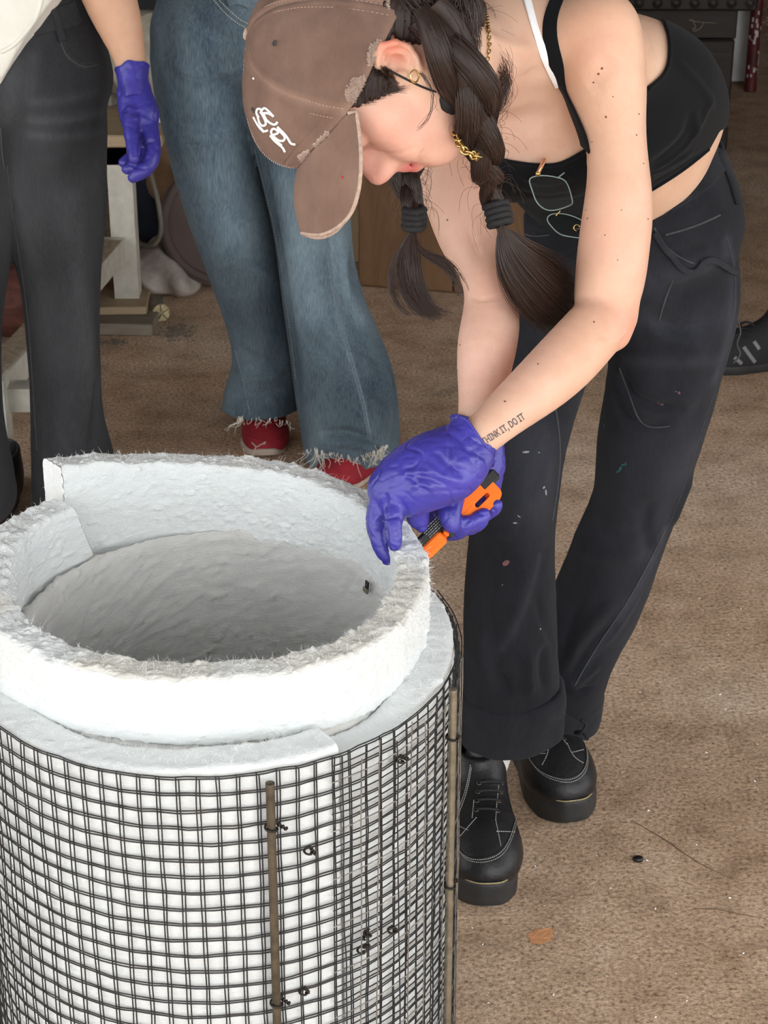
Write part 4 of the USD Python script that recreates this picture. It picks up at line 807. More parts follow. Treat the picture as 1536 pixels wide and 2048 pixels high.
fade = np.clip(.84 + .35 * np.exp(-(sdv / .004) ** 2) + .5 * (meshkit.fbm(lv * 24, 4, 9) - .5) + .25 * np.exp(-(hgt / .006) ** 2), .5, 1.25); tint = np.repeat(np.r_[fade, fade * .8][:, None], 3, 1)
cap = part('cap', crown, M['cap'], woman, 35, label='washed brown cap with frayed edges', tint=None) if False else part('cap', crown, M['cap'], woman, True, label='washed brown baseball cap with frayed edges', tint=tint)
# brim
uu, vv = np.linspace(-1, 1, 81), np.linspace(0, 1, 30); UU, VV = np.meshgrid(uu, vv, indexing='ij'); a0 = UU * 1.02
x0, y0, z0 = cap_rim(a0); ea = UU * np.pi / 2; sg = np.sign(UU)
ET = np.array([(0, .194, .071), (.022, .195, .057), (.045, .188, .039), (.066, .170, .025), (.076, .146, .021), (.079, .119, .023), (.078, .09, .029), (.0735, .064, .037)])
EF = spline(np.vstack([ET[:0:-1] * [-1, 1, 1], ET]), 81); xe, ye, ze = [np.repeat(EF[:, j:j + 1], 30, 1) for j in range(3)]
k = VV; B = np.stack([x0 * (1 - k) + xe * k, y0 * (1 - k) + ye * k, z0 * (1 - k) + ze * k + .006 * np.sin(np.pi * k) * (1 - .8 * UU ** 2)], -1)
tb = HC + B @ HA.T; bm = grid_mesh(tb); nb = np.array(bm.vertex_normals)
if nb[len(nb) // 2] @ hu < 0: nb = -nb
rows = np.exp(-((np.sin(VV.ravel() * 24)) / .25) ** 2); tpv = bm.vertices + nb * (.0016 - .00035 * rows + .0008 * fb((bm.vertices - HC) @ HA, 60, 3, 5))[:, None]; btv = bm.vertices - nb * .0016
n1 = len(tpv); f1 = bm.faces if (np.cross(bm.vertices[bm.faces[500, 1]] - bm.vertices[bm.faces[500, 0]], bm.vertices[bm.faces[500, 2]] - bm.vertices[bm.faces[500, 0]]) @ hu) > 0 else bm.faces[:, ::-1]
mb = trimesh.Trimesh(tpv, f1, process=False); u, cnt = np.unique(mb.edges_sorted, axis=0, return_counts=True); bed = {tuple(e) for e in u[cnt == 1]}; bf = np.array([e for e in mb.edges if tuple(sorted(e)) in bed])
wall = np.vstack([np.stack([bf[:, 1], bf[:, 0], bf[:, 0] + n1], 1), np.stack([bf[:, 1], bf[:, 0] + n1, bf[:, 1] + n1], 1)])
brim = trimesh.Trimesh(np.vstack([tpv, btv]), np.vstack([f1, f1[:, ::-1] + n1, wall]), process=False)
bt = np.clip(.92 + .5 * (meshkit.fbm((np.vstack([tpv, btv]) - HC) @ HA * 30, 4, 3) - .5), .5, 1.2)
brim_p = part('brim', brim, M['cap'], cap, 40 if False else True, tint=np.repeat(bt[:, None], 3, 1))
edge = tb[:, -1]; edge = np.vstack([tb[0, 6:-1], edge, tb[-1, 6:-1][::-1]]); part('brim_edge', tube(spline(edge, 160), .0023, 7), M['cap_edge'], cap, label='pale worn brim edge')
part('button', lathe([(0, -.001), (.0065, -.001), (.007, .002), (.005, .0045), (0, .0052)], 20, apex, HA), M['cap_edge'], cap)
def crown_surf(p, t, lift=.0): q = crown_pt(np.atleast_1d(p), np.atleast_1d(t)); w = HC + q @ HA.T; n = unit(w - hd(0, 0, .05)) if len(w) == 1 else (w - hd(0, 0, .05)) / np.linalg.norm(w - hd(0, 0, .05), axis=1, keepdims=True); return w + n * lift
for s in seams:
    for off in (-.0052, .0052):
        L = []
        for t in np.linspace(.03, .93, 46):
            r = max(.1 * math.cos(t * math.pi / 2), .012); L.append(crown_surf(np.array([s + off / r, s + off / r]), np.array([t, t + .012]), .0006))
        curves('stitching', [np.array(x) for x in L], .0007, M['cap_edge'], cap, 'stuff')
for p_, t in ((.55, .56), (-.55, .56), (1.52, .55), (2.6, .55), (-1.5, .55)):
    w = crown_surf(p_, t, .0008)[0]; n = unit(w - hd(0, 0, .05)); a = np.linspace(0, 2 * np.pi, 17)[:-1]; Rn = axes_z(n); part('eyelet', tube(w + .0026 * (np.cos(a)[:, None] * Rn[:, 0] + np.sin(a)[:, None] * Rn[:, 1]), .0008, 6, True), M['seam_thread'], cap)
def patch(pix, name='frayed_patch', lift=.0012, mtl='cap_frayed', on=None, seed=0, step=3.0):
    """A frayed place: a low pad of broken threads on the cloth inside a pixel outline."""
    on = crown if on is None else on; pg_ = shapely.Polygon(pix).buffer(1.5); x0, y0, x1, y1 = pg_.bounds; X, Y = np.meshgrid(np.arange(x0, x1 + step, step), np.arange(y0, y1 + step, step), indexing='ij'); q = np.stack([X.ravel(), Y.ravel()], 1); g = np.random.default_rng(seed)
    inside = shapely.contains_xy(pg_.buffer(-.3), q[:, 0] + g.normal(0, 1.2, len(q)), q[:, 1] + g.normal(0, 1.2, len(q))); P, fi = hit(on, q); ok = (fi >= 0); n = np.where(ok[:, None], on.face_normals[fi], 0); edge_ = np.clip(-shapely.distance(shapely.points(q), pg_.exterior) * 0 + np.where(inside, 1, 0), 0, 1)
    P = P + n * (np.where(inside, lift * (.5 + g.random(len(q))), -.0012))[:, None]; m = grid_mesh(P.reshape(X.shape + (3,))); okf = (ok & True)[m.faces].all(1) & inside[m.faces].any(1); m = trimesh.Trimesh(np.nan_to_num(m.vertices), m.faces[okf][:, ::1], process=False); m.remove_unreferenced_vertices()
    if m.face_normals.mean(0) @ TV < 0: m = trimesh.Trimesh(m.vertices, m.faces[:, ::-1], process=False)
    pp = part(name, m, M[mtl], cap, True); L = []
    for i in np.flatnonzero(inside & ok):
        for _ in range(2):
            d = g.normal(0, 1, 3); d -= n[i] * (d @ n[i]); d = unit(d); l = g.uniform(.002, .005); L.append(np.stack([P[i] - d * l * .5, P[i] + n[i] * g.uniform(.0006, .002), P[i] + d * l * .5]))
    curves('loose_thread', L, .0004, M['cap_edge'], pp, 'stuff')
patch([(743, 88), (757, 78), (764, 82), (760, 112), (752, 128), (738, 132), (735, 112)], seed=1); patch([(704, 158), (728, 152), (735, 166), (728, 186), (710, 204), (696, 200), (690, 186)], seed=2)
patch([(628, 288), (655, 262), (669, 276), (660, 296), (640, 304)], seed=3); patch([(594, 312), (618, 299), (634, 318), (618, 328), (604, 326)], seed=4); patch([(768, -8), (780, -10), (790, 6), (782, 18), (772, 8)], seed=5)
# embroidery in white thread (strokes measured on the front panel)
for L in ([(519, 235), (514, 222), (518, 217), (523, 219), (522, 226)], [(516, 228), (518, 240), (527, 251), (532, 249), (532, 243), (527, 232), (524, 222), (529, 216), (536, 220), (548, 233)], [(527, 226), (536, 226), (547, 232)], [(528, 227), (533, 238), (542, 246), (552, 248), (555, 243)],
          [(508, 234), (514, 245), (522, 255), (530, 262), (536, 260)], [(511, 240), (518, 252), (529, 264)], [(546, 270), (543, 262), (547, 257), (553, 259), (557, 265), (547, 270), (552, 276), (561, 281), (568, 280), (570, 274), (564, 266), (556, 256)], [(555, 253), (562, 260), (570, 268), (577, 278), (584, 287), (591, 288)],
          [(541, 270), (549, 280), (558, 288), (565, 294), (570, 303)], [(546, 275), (556, 284), (564, 290)]):
    P = trace(crown, L, 40, .0006)
    if len(P) > 4: part('embroidery', tube(P, .0014, 6), M['white_thread'], cap)
for x, y, m_ in ((685, 355, 'red_tinsel2'), (507, 157, 'white_thread')):
    if m_ == 'red_tinsel2': M[m_] = plain('red_speck', (.45, .02, .03), .6)
    on = brim if y > 300 else crown; P, fi = hit(on, [(x, y)])
    if fi[0] >= 0: e = trimesh.creation.icosphere(1, .0017); e.vertices = e.vertices * .8; e.apply_translation(P[0]); part('speck', e, M[m_], cap)

# ---- hair: scalp mass, temple, plaits, loose tails
g = np.random.default_rng(77)
hf_ = Field(.02); hf_.ell(hd(0, -.014, .042), (.0755, .097, .081), HA); hf_.ell(hd(0, .030, .046), (.0725, .080, .070), HA); hf_.cone((hd(.0, -.085, .0), .045), (hd(0, -.07, -.05), .04), .03); hf_.cone((hd(.045, -.05, .0), .034), (hd(.050, -.046, -.045), .030), .02)
tem = np.array([(790, 60), (765, 118), (757, 128), (772, 158), (789, 176), (782, 190), (762, 197), (735, 203), (712, 216), (690, 210), (700, 120), (770, -60), (1000, -200), (1000, 200), (880, 200), (846, 150), (838, 100), (815, 82), (792, 80)], float)
def tem_sd(P):
    global poly; keep_, poly = poly, tem; r = poly_sd(P); poly = keep_; return r
def hair_fn(P):
    d = hf_(P); l = (P - HC.astype(np.float32)) @ HA.astype(np.float32); near = l[:, 0] > .0; front = np.maximum(l[:, 1] - .02, -(l[:, 2] - .045)); return np.maximum(d, np.where(near, tem_sd(P), np.minimum(l[:, 1] + .01, 9)))
lo, hi = hf_.bounds(); hm = keep_largest(surface(hair_fn, lo, hi, .0025, 8)); hm = displace(hm, .0012 * np.sin(((hm.vertices - HC) @ HA)[:, 2] * 900 + 8 * fb(hm.vertices, 40, 2, 3)))
hair = part('hair', hm, M['hair_core'], woman)
def strands(lines_at, n, w=.0006, name='hair_strands', parent=None, mtl='hair'):
    curves(name, [lines_at(i) for i in range(n)], (w, w * .5), M[mtl], parent or hair, 'stuff')
# combed strands over the side of the head, from under the cap to behind the ear and down the nape
def comb(i):
    x0 = g.uniform(786, 960); y0 = g.uniform(-60, 30); t = g.random(); e = (g.uniform(860, 965), g.uniform(40, 130)); q = [(x0 - 20, y0 - 60), (x0 * .6 + e[0] * .4, y0 * .6 + e[1] * .4 - 8), e]; D = g.uniform(2.10, 2.16) + .05 * t
    return spline(np.array([at(q[0][0], q[0][1], D - .005), at(q[1][0], q[1][1], D - .012), at(q[2][0], q[2][1], D + .01)]), 10)
strands(comb, 1500, .0008)
def temple(i):
    a = np.array([g.uniform(735, 775), g.uniform(95, 165)]); e = np.array([g.uniform(712, 800), g.uniform(165, 217)]); e[1] = min(e[1], 218 - (e[0] - 712) * .42 + g.normal(0, 2)); q = np.stack([a, (a + e) / 2 + g.normal(0, 2, 2), e]); P, fi = hit(hm, spline(q, 8)); P2, f2 = hit(body, spline(q, 8)); P = np.where(np.isnan(P), P2, P); P = np.where(np.isnan(P), np.stack([at(x, y, 2.13) for x, y in spline(q, 8)]), P); return P + TV * (.0012 + g.random() * .0015)
strands(temple, 420, .0005)
def wisp(i):
    t = g.random(); a = np.array([712 + 78 * t, 212 - 30 * t - 9 * math.sin(t * 3.1)]) + g.normal(0, 2, 2); d = np.array([g.uniform(8, 34), g.uniform(-16, 4)]); q = np.stack([a - (d[0] * .6, -4), a, a + d * .55, a + d]); P, fi = hit(body, spline(q, 9)); P = np.where(np.isnan(P), np.stack([at(x, y, 2.13) for x, y in spline(q, 9)]), P); return P + TV * np.linspace(.0035, .0006, 9)[:, None]
strands(wisp, 190, .0003, 'hair_wisps')
def braid(path, rad, name, nper, seed, label):
    """A three-strand plait along the 3-D path with the radii given, then each strand as a core with hairs laid over it."""
    g = np.random.default_rng(seed); n = 220; path = spline(np.asarray(path, float), n); r = np.interp(np.linspace(0, 1, n), np.linspace(0, 1, len(rad)), rad); T_, A, Bv = frames(path)
    side = TV - T_ * (T_ @ TV)[:, None]; side /= np.linalg.norm(side, axis=1, keepdims=True); A = np.cross(T_, side); ln = np.concatenate([[0], np.cumsum(np.linalg.norm(np.diff(path, axis=0), axis=1))]); w = np.cumsum(np.gradient(ln) / (r * 3.6)) * 2 * np.pi * nper
    pr = part(name, tube(path, r * .55, 10), M['hair_core'], woman, True, label)
    for k in range(3):
        p = w / 3 + k * 2 * np.pi / 3; c = path + A * (np.sin(p) * r * .62)[:, None] + side * (np.sin(2 * p) * r * .42)[:, None]; rr = r * .56
        q = part('plait_strand', tube(c, rr * (1 + .0 * p), 12), M['hair_core'], pr); L = []; Tc, Ac, Bc = frames(c)
        for j in range(170):
            a = g.uniform(0, 2 * np.pi); s0 = g.integers(0, n - 60); s1 = min(n, s0 + g.integers(50, 130)); aa = a + np.linspace(0, g.normal(0, .7), s1 - s0); f = 1.0 + g.uniform(-.02, .09)
            L.append((c[s0:s1] + (rr[s0:s1] * f)[:, None] * (np.cos(aa)[:, None] * Ac[s0:s1] + np.sin(aa)[:, None] * Bc[s0:s1]))[::4])
        curves('hair_strands', L, .0006, M['hair'], q, 'stuff')
    L = []
    for j in range(120):
        i = g.integers(5, n - 5); d = unit(g.normal(size=3)); l = g.uniform(.01, .035); L.append(spline(np.array([path[i] + d * r[i] * .8, path[i] + d * (r[i] + l * .4), path[i] + d * (r[i] + l * .5) + T_[i] * l + g.normal(0, .006, 3)]), 7))
    curves('flyaway_hair', L, .0003, M['hair'], pr, 'stuff'); return pr
nb_ = braid([at(850, 22, 2.105), at(903, 98, 2.108), at(940, 182, 2.13), at(958, 258, 2.175), at(972, 335, 2.225), at(985, 395, 2.28), at(991, 424, 2.285)], [.023, .027, .027, .024, .019, .014, .011], 'braid', 1.0, 5, 'near plait over the chest')
fb_ = braid([at(835, 290, 2.34), at(812, 345, 2.33), at(818, 385, 2.325), at(826, 420, 2.32), at(829, 434, 2.32)], [.016, .017, .016, .012, .010], 'braid', 1.0, 6, 'far plait below the chin')
def scrunch(c, dirv, r, parent):
    R_ = axes_z(dirv); q = None
    for k in range(4):
        a = np.linspace(0, 2 * np.pi, 33)[:-1]; P = c + R_[:, 2] * ((k - 1.5) * .0068) + r * (1 + .10 * np.sin(a * 5 + k)[:, None]) * (np.cos(a)[:, None] * R_[:, 0] + np.sin(a)[:, None] * R_[:, 1]); m = tube(P, .0045, 8, True)
        q = part('hair_tie' if k == 0 else 'coil', m, M['scrunchie'], parent if k == 0 else q_) ; q_ = q if k == 0 else q_
scrunch(at(996, 428, 2.283), at(1000, 450, 2.28) - at(988, 405, 2.28), .0115, woman); scrunch(at(828, 436, 2.318), (0, 0, 1), .0105, woman)
def tail(root, r0, guide, n, seed, spread, parent, w=.00062, curl=.0):
    """Loose hair: each hair follows a blend of guide lines from the tie."""
    g = np.random.default_rng(seed); G = [spline(np.asarray(x, float), 24) for x in guide]; L = []
    for i in range(n):
        k = g.dirichlet(np.ones(len(G)) * .55); P = sum(a * b_ for a, b_ in zip(k, G)); e = unit(g.normal(size=3)) * spread * g.random() ** .5; t = np.linspace(0, 1, 24)[:, None]; m = g.uniform(.62, 1.0); c = max(5, int(24 * m))
        L.append((P + e * t ** .7 + unit(g.normal(size=3)) * .003 * np.sin(t * 9 + g.uniform(0, 6)) * t)[:c:1][::2])
    curves('loose_hair', L, (w, w * .45), M['hair'], parent, 'stuff')
c0 = at(1000, 446, 2.282)
tail(c0, .01, [[c0, at(990, 505, 2.290), at(1004, 580, 2.31), at(1060, 650, 2.36), at(1112, 690, 2.40)], [c0, at(1000, 520, 2.285), at(1040, 600, 2.31), at(1100, 655, 2.38), at(1150, 665, 2.43)], [c0, at(1025, 500, 2.285), at(1080, 570, 2.32), at(1140, 615, 2.41), at(1185, 620, 2.46)],
               [c0, at(1035, 478, 2.29), at(1090, 520, 2.33), at(1150, 560, 2.42), at(1195, 585, 2.47)], [c0, at(994, 490, 2.295), at(995, 560, 2.31), at(1030, 622, 2.33), at(1085, 672, 2.37)], [c0, at(1040, 468, 2.295), at(1095, 492, 2.34), at(1150, 520, 2.43), at(1195, 550, 2.48)], [c0, at(1030, 490, 2.285), at(1080, 545, 2.32), at(1125, 600, 2.38), at(1170, 640, 2.44)]], 6200, 8, .010, nb_)
c1 = at(829, 452, 2.318)
tail(c1, .01, [[c1, at(815, 520, 2.315), at(822, 580, 2.315), at(850, 625, 2.31), at(878, 642, 2.31)], [c1, at(838, 520, 2.31), at(850, 580, 2.31), at(880, 620, 2.31), at(912, 622, 2.31)], [c1, at(798, 525, 2.32), at(806, 585, 2.315), at(838, 625, 2.31), at(870, 638, 2.31)]], 1500, 9, .007, fb_)
tail(c1, .01, [[c1, at(783, 535, 2.32), at(783, 595, 2.32), at(815, 630, 2.315), at(852, 638, 2.31)], [c1, at(790, 520, 2.32), at(795, 590, 2.32), at(812, 618, 2.315), at(845, 632, 2.31)]], 60, 10, .005, fb_)
tail(c1, .01, [[c1, at(846, 500, 2.31), at(885, 515, 2.305), at(918, 548, 2.30), at(933, 590, 2.30)], [c1, at(848, 510, 2.31), at(880, 530, 2.305), at(910, 570, 2.30), at(922, 615, 2.30)]], 130, 11, .006, fb_)
# stray hairs at the nape and the curled tuft beside the plait
L = []
for i in range(170):
    a = np.array([g.normal(935, 10), g.normal(225, 12)]); e = np.array([g.normal(1008, 8), g.normal(150, 22)]); D = g.uniform(2.20, 2.24); L.append(spline(np.stack([at(*a, D), at((a[0] + e[0]) / 2 + 22, (a[1] + e[1]) / 2 + 18, D - .01), at(*e, D), at(e[0] - g.uniform(4, 22), e[1] - g.uniform(10, 34), D + .004)]), 12))
curves('flyaway_hair', L, (.0005, .0002), M['hair'], hair, 'stuff')
L = []
for i in range(40):
    a = np.array([g.uniform(880, 960), g.uniform(-10, 40)]); e = a + np.array([g.uniform(10, 90), g.uniform(-10, 90)]); D = 2.24; L.append(spline(np.stack([at(*a, D), at(*((a + e) / 2 + g.normal(0, 9, 2)), D), at(*e, D + .03)]), 9))
curves('flyaway_hair', L, (.0004, .0002), M['hair'], hair, 'stuff')
P = [at(838, 145, 2.118), at(858, 170, 2.122), at(864, 205, 2.125), at(853, 238, 2.125), at(838, 258, 2.12)]; curves('flyaway_hair', [spline(np.array(P) + g.normal(0, .0016, (5, 3)), 20) for _ in range(10)], (.0004, .0002), M['hair'], hair, 'stuff')

# ---- jewellery, mask cord, glasses
P = [at(763, 133, 2.118), at(800, 152, 2.105), at(838, 171, 2.115), at(880, 186, 2.14)]
mk = part('mask_cord', tube(spline(np.array(P), 40), .0012, 6), M['scrunchie'], woman, label='black elastic cord from ear to neck')
f = Field(.01); f.ell(at(895, 196, 2.15), (.012, .012, .016)); f.cone(J(886, 186, 2.145, 12), J(905, 215, 2.16, 14)); m = surface(f, *f.bounds(), .003); part('mask_fold', displace(m, .004 * fb(m.vertices, 60, 3, 4)), M['scrunchie'], mk)
a = np.linspace(0, 2 * np.pi, 25)[:-1]; c = at(829, 153, 2.098); part('earring', tube(c + .0062 * (np.cos(a)[:, None] * unit(hu * .6 + TV * .6) + np.sin(a)[:, None] * hf), .0011, 6, True), M['gold'], woman)
def chain(pix, r, mesh_, lift=.001):
    P = trace(mesh_, pix, 120, lift); n = max(4, int(np.linalg.norm(np.diff(P, axis=0), axis=1).sum() / (r * 2.6))); P = spline(P[::6], n); T_, A, B_ = frames(P); L = []
    for i in range(n): u_ = A[i] if i % 2 else B_[i]; a = np.linspace(0, 2 * np.pi, 13)[:-1]; L.append(tube(P[i] + r * 1.7 * np.cos(a)[:, None] * T_[i] + r * np.sin(a)[:, None] * u_, r * .38, 5, True))
    return cat_(L)
part('necklace', chain([(938, -30), (958, -5), (970, 30), (975, 70), (974, 110), (968, 135)], .0018, body, .002), M['gold'], woman, label='fine gold chain at the neck')
L = []
P = spline(np.array([at(912, 262, 2.17), at(917, 284, 2.15), at(928, 300, 2.14), at(943, 309, 2.145), at(956, 312, 2.17)]), 14); T_, A, B_ = frames(P); a = np.linspace(0, 2 * np.pi, 17)[:-1]
for i in range(14): L.append(tube(P[i] + .0048 * np.cos(a)[:, None] * T_[i] + .0042 * np.sin(a)[:, None] * (A[i] if i % 2 else B_[i]), .0013, 6, True))
part('necklace', cat_(L), M['gold'], woman, label='chunky gold chain under the chin')
gc = at(1100, 380, 2.50); gl_ = thing('glasses', 'rimless glasses with rose gold arms hanging from the black neckline', 'glasses', gc)
P, fi = hit(top, [(1098, 385), (1130, 450), (1080, 335)]); dz = -.036; Dl = lambda x, y, i: P[i] * 0 + at(x, y, ((P[i] - CAM) @ FW) + dz) if fi[i] >= 0 else at(x, y, 2.46)
def lens(pts, i, name):
    q = np.array([Dl(x, y, i) for x, y in pts]); q = np.vstack([q]); t = np.linspace(0, 1, len(q) + 1); from scipy.interpolate import CubicSpline as CS
    q2 = CS(t, np.vstack([q, q[:1]]), bc_type='periodic')(np.linspace(0, 1, 57)[:-1]); c = q2.mean(0); n = unit(np.cross(q2[14] - q2[0], q2[28] - q2[14])); n = n if n @ TV > 0 else -n; n = unit(n + .25 * UP); V_ = np.vstack([q2 + n * .0008, q2 - n * .0008, c + n * .0008, c - n * .0008]); k = np.arange(56); k2 = (k + 1) % 56
    m = trimesh.Trimesh(V_, np.vstack([np.stack([k, k2, k * 0 + 112], 1), np.stack([k2 + 56, k + 56, k * 0 + 113], 1), np.stack([k, k + 56, k2], 1), np.stack([k2, k + 56, k2 + 56], 1)]), process=False); lp = part(name, m, M['lens'], gl_, 30); part('lens_edge', tube(q2, .0009, 6, True), M['lens_edge'], lp)
lens([(1062, 356), (1085, 351), (1115, 355), (1134, 367), (1144, 398), (1141, 410), (1120, 418), (1095, 420), (1075, 406), (1066, 386), (1060, 368)], 0, 'lens'); lens([(1100, 430), (1122, 427), (1150, 434), (1172, 447), (1180, 462), (1172, 475), (1145, 474), (1120, 468), (1104, 454), (1095, 441)], 1, 'lens')
P0 = [at(1089, 318, ((P[2] - CAM) @ FW) - .012), at(1083, 332, ((P[2] - CAM) @ FW) - .014), at(1076, 347, ((P[2] - CAM) @ FW) - .014)] if fi[2] >= 0 else [at(1089, 318, 2.46), at(1083, 332, 2.46), at(1076, 347, 2.46)]
part('temple_arm', tube(np.array(P0), .0027, 8), M['copper'], gl_, label='rose gold arm hooked over the neckline'); e = trimesh.creation.icosphere(2, .0032); e.apply_translation(P0[-1]); part('hinge', e, M['gold'], gl_)
part('temple_arm', tube(np.array([Dl(1115, 356, 0), Dl(1128, 345, 0) - TV * .004, Dl(1142, 336, 0) - TV * .01]), .0011, 6), M['lens_edge'], gl_)
part('bridge', tube(spline(np.array([Dl(1112, 432, 1), Dl(1118, 424, 1) + TV * .002, Dl(1124, 418, 1)]), 12), .0011, 6), M['gold'], gl_)
a = np.linspace(.3, 4.6, 16); c = Dl(1153, 456, 1) + TV * .003; part('nose_pad', tube(c + .004 * (np.cos(a)[:, None] * RT + np.sin(a)[:, None] * UP), .0008, 6), M['gold'], gl_)

# ---- trousers
tr = Field(.03); up = np.array([0, 0, 1.0])
PA = np.stack([unit(Lt * [1, 1, .2]), np.cross(up, unit(Lt * [1, 1, 0])), up], 1)
tr.ell(at(1280, 465, 2.80), (.136, .110, .120), np.stack([unit(RT * .9 + TV * .2), unit(TV - .25 * RT), UP], 1), .05)
tr.cone((at(1246, 345, 2.765), .107), (at(1258, 440, 2.785), .107), .05, (Lt, 1.36)); tr.ell(at(1365, 465, 2.86), (.055, .080, .10), np.stack([RT, TV, UP], 1), .05)
RL = [(1140, 545, 2.71, 112), (1100, 690, 2.74, 90), (1078, 770, 2.755, 84), (1056, 870, 2.765, 76), (1033, 990, 2.78, 80), (1023, 1100, 2.81, 82), (1020, 1200, 2.845, 87), (1020, 1300, 2.88, 90), (1022, 1400, 2.92, 94)]
LL = [(1348, 490, 2.80, 116), (1351, 600, 2.82, 121), (1336, 700, 2.845, 113), (1319, 800, 2.865, 104), (1296, 890, 2.885, 98), (1275, 990, 2.92, 84), (1234, 1095, 2.965, 85), (1195, 1200, 3.01, 86), (1140, 1300, 3.06, 88), (1106, 1400, 3.11, 92)]
tr.chain([J(*q) for q in RL], .012); tr.chain([J(*q) for q in LL], .012)
tr.cone(J(1262, 560, 2.78, 70), J(1245, 470, 2.78, 90), .06)
wn = unit(sp + .9 * up); tr_rough = surface(tr, *tr.bounds(), .010); w0, w1, w2 = hit(tr_rough, [(1302, 402), (1432, 318), (1050, 440)])[0]; w1 = at(1432, 318, 2.84) if np.isnan(w1[0]) else w1; w2 = at(1050, 440, 2.66) if np.isnan(w2[0]) else w2
wl = unit(np.cross(w1 - w0, w2 - w0)); wl = wl if wl @ up > 0 else -wl
cutL, cutR = at(1106, 1415, 3.11)[2] , at(1020, 1440, 2.93)[2]
inn = Field(.03); torso(inn, .006)
def tr_fn(P):
    d = tr(P); pl = (P - w0.astype(np.float32)) @ wl.astype(np.float32); far = P[:, 1] > 2.62 + .0 * P[:, 0]
    hem = np.where(P[:, 0] * 0 + (P - at(1065, 1420, 3.02).astype(np.float32)) @ (FW.astype(np.float32)) > 0, cutL, cutR) - P[:, 2]
    return np.maximum(np.maximum(d, pl), np.where(P[:, 2] < .4, hem, -9))
lo, hi = tr.bounds(); lo[2] = .08
trm = keep_largest(surface(tr_fn, lo, hi, .0042, 2))
trm = displace(trm, .0045 * fb(trm.vertices * [1, 1, .7], 9, 3, 3) + .0018 * fb(trm.vertices, 30, 3, 4))
trm = crease(trm, [
 ([(1240, 740), (1262, 780), (1310, 806), (1370, 812)], .012, -.011, .6), ([(1235, 700), (1300, 715), (1380, 722), (1440, 715)], .014, .006, .5), ([(1225, 790), (1260, 838), (1310, 846), (1350, 838)], .010, -.008, .6), ([(1250, 770), (1300, 790), (1400, 800)], .012, .008, .3),
 ([(1310, 560), (1360, 545), (1430, 520)], .014, .007, .5), ([(1290, 600), (1350, 610), (1440, 590)], .016, .006), ([(1300, 640), (1360, 655), (1450, 640)], .014, -.006), ([(1290, 660), (1340, 680), (1420, 690)], .012, .005),
 ([(1330, 520), (1370, 505), (1410, 500)], .010, -.008), ([(1420, 860), (1380, 960), (1340, 1060)], .012, .006, .5), ([(1335, 1040), (1300, 1130), (1255, 1220), (1200, 1300)], .014, .008, .7), ([(1300, 1000), (1290, 1060), (1312, 1120)], .012, -.007), ([(1180, 1040), (1230, 1070), (1290, 1060)], .012, -.005), ([(1150, 1090), (1210, 1110), (1290, 1100)], .014, .006, .4),
 ([(1250, 1190), (1180, 1260), (1130, 1340)], .014, .008, .6), ([(1230, 1240), (1170, 1310), (1140, 1370)], .010, -.006), ([(1160, 1200), (1135, 1260), (1125, 1330)], .012, -.006), ([(1200, 1330), (1160, 1360), (1140, 1385)], .010, .006),
 ([(1060, 1110), (1040, 1200), (1010, 1270), (1000, 1300)], .012, .005, .5), ([(965, 1250), (975, 1320), (985, 1390)], .012, .007, .5), ([(1090, 1290), (1085, 1350), (1095, 1390)], .010, -.007), ([(1060, 1300), (1058, 1350), (1062, 1395)], .010, .006), ([(1000, 1340), (1010, 1370), (1015, 1395)], .010, -.007),
 ([(1110, 1300), (1085, 1240), (1070, 1180)], .010, -.004), ([(955, 1080), (1000, 1110), (1060, 1110), (1105, 1095)], .012, -.003), ([(960, 980), (1000, 1010), (1080, 1000)], .014, .004), ([(1010, 760), (1050, 800), (1110, 830), (1150, 820)], .014, -.006), ([(1020, 720), (1060, 745), (1130, 760)], .012, .005), ([(1100, 900), (1085, 960), (1070, 1010)], .012, .004),
 ([(1310, 430), (1350, 440), (1420, 395)], .008, .003), ([(1180, 700), (1200, 730), (1215, 740)], .01, -.006), ([(1455, 480), (1468, 560), (1462, 650)], .006, .005), ([(1400, 740), (1330, 900), (1300, 1000)], .02, .003)])
V = np.array(trm.vertices); wear = np.full(len(V), .80) + .42 * (meshkit.fbm(V * 6, 4, 6) - .5)
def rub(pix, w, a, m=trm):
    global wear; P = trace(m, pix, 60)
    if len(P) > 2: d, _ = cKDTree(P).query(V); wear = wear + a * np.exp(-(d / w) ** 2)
for pix, w, a in (([(1455, 480), (1468, 560), (1455, 680), (1430, 760)], .010, .7), ([(1330, 1060), (1280, 1170), (1200, 1290), (1150, 1370)], .006, .9), ([(1310, 560), (1380, 540), (1440, 520)], .016, .5), ([(1300, 640), (1380, 650), (1450, 630)], .02, .45), ([(1080, 1110), (1060, 1190), (1030, 1260), (1005, 1300)], .005, .55), ([(1090, 900), (1090, 960), (1080, 1010)], .03, .3), ([(1060, 850), (1060, 950), (1050, 1050)], .035, .28), ([(1300, 420), (1360, 400), (1430, 350)], .010, .45), ([(1380, 900), (1330, 1020), (1300, 1110)], .02, .3), ([(1250, 720), (1340, 730), (1430, 720)], .01, .4)): rub(pix, w, a)
tint = np.stack([wear, wear, wear * 1.04], 1)
trp = part('trousers', trm, M['black_denim'], woman, True, label='washed black work trousers with rolled cuffs', tint=tint)
def bead(m, pix, r, mtl, parent, name='seam', lift=.0, n=70, **kw):
    P = trace(m, pix, n, lift); return part(name, tube(P, r, 6), M[mtl], parent, **kw) if len(P) > 3 else None
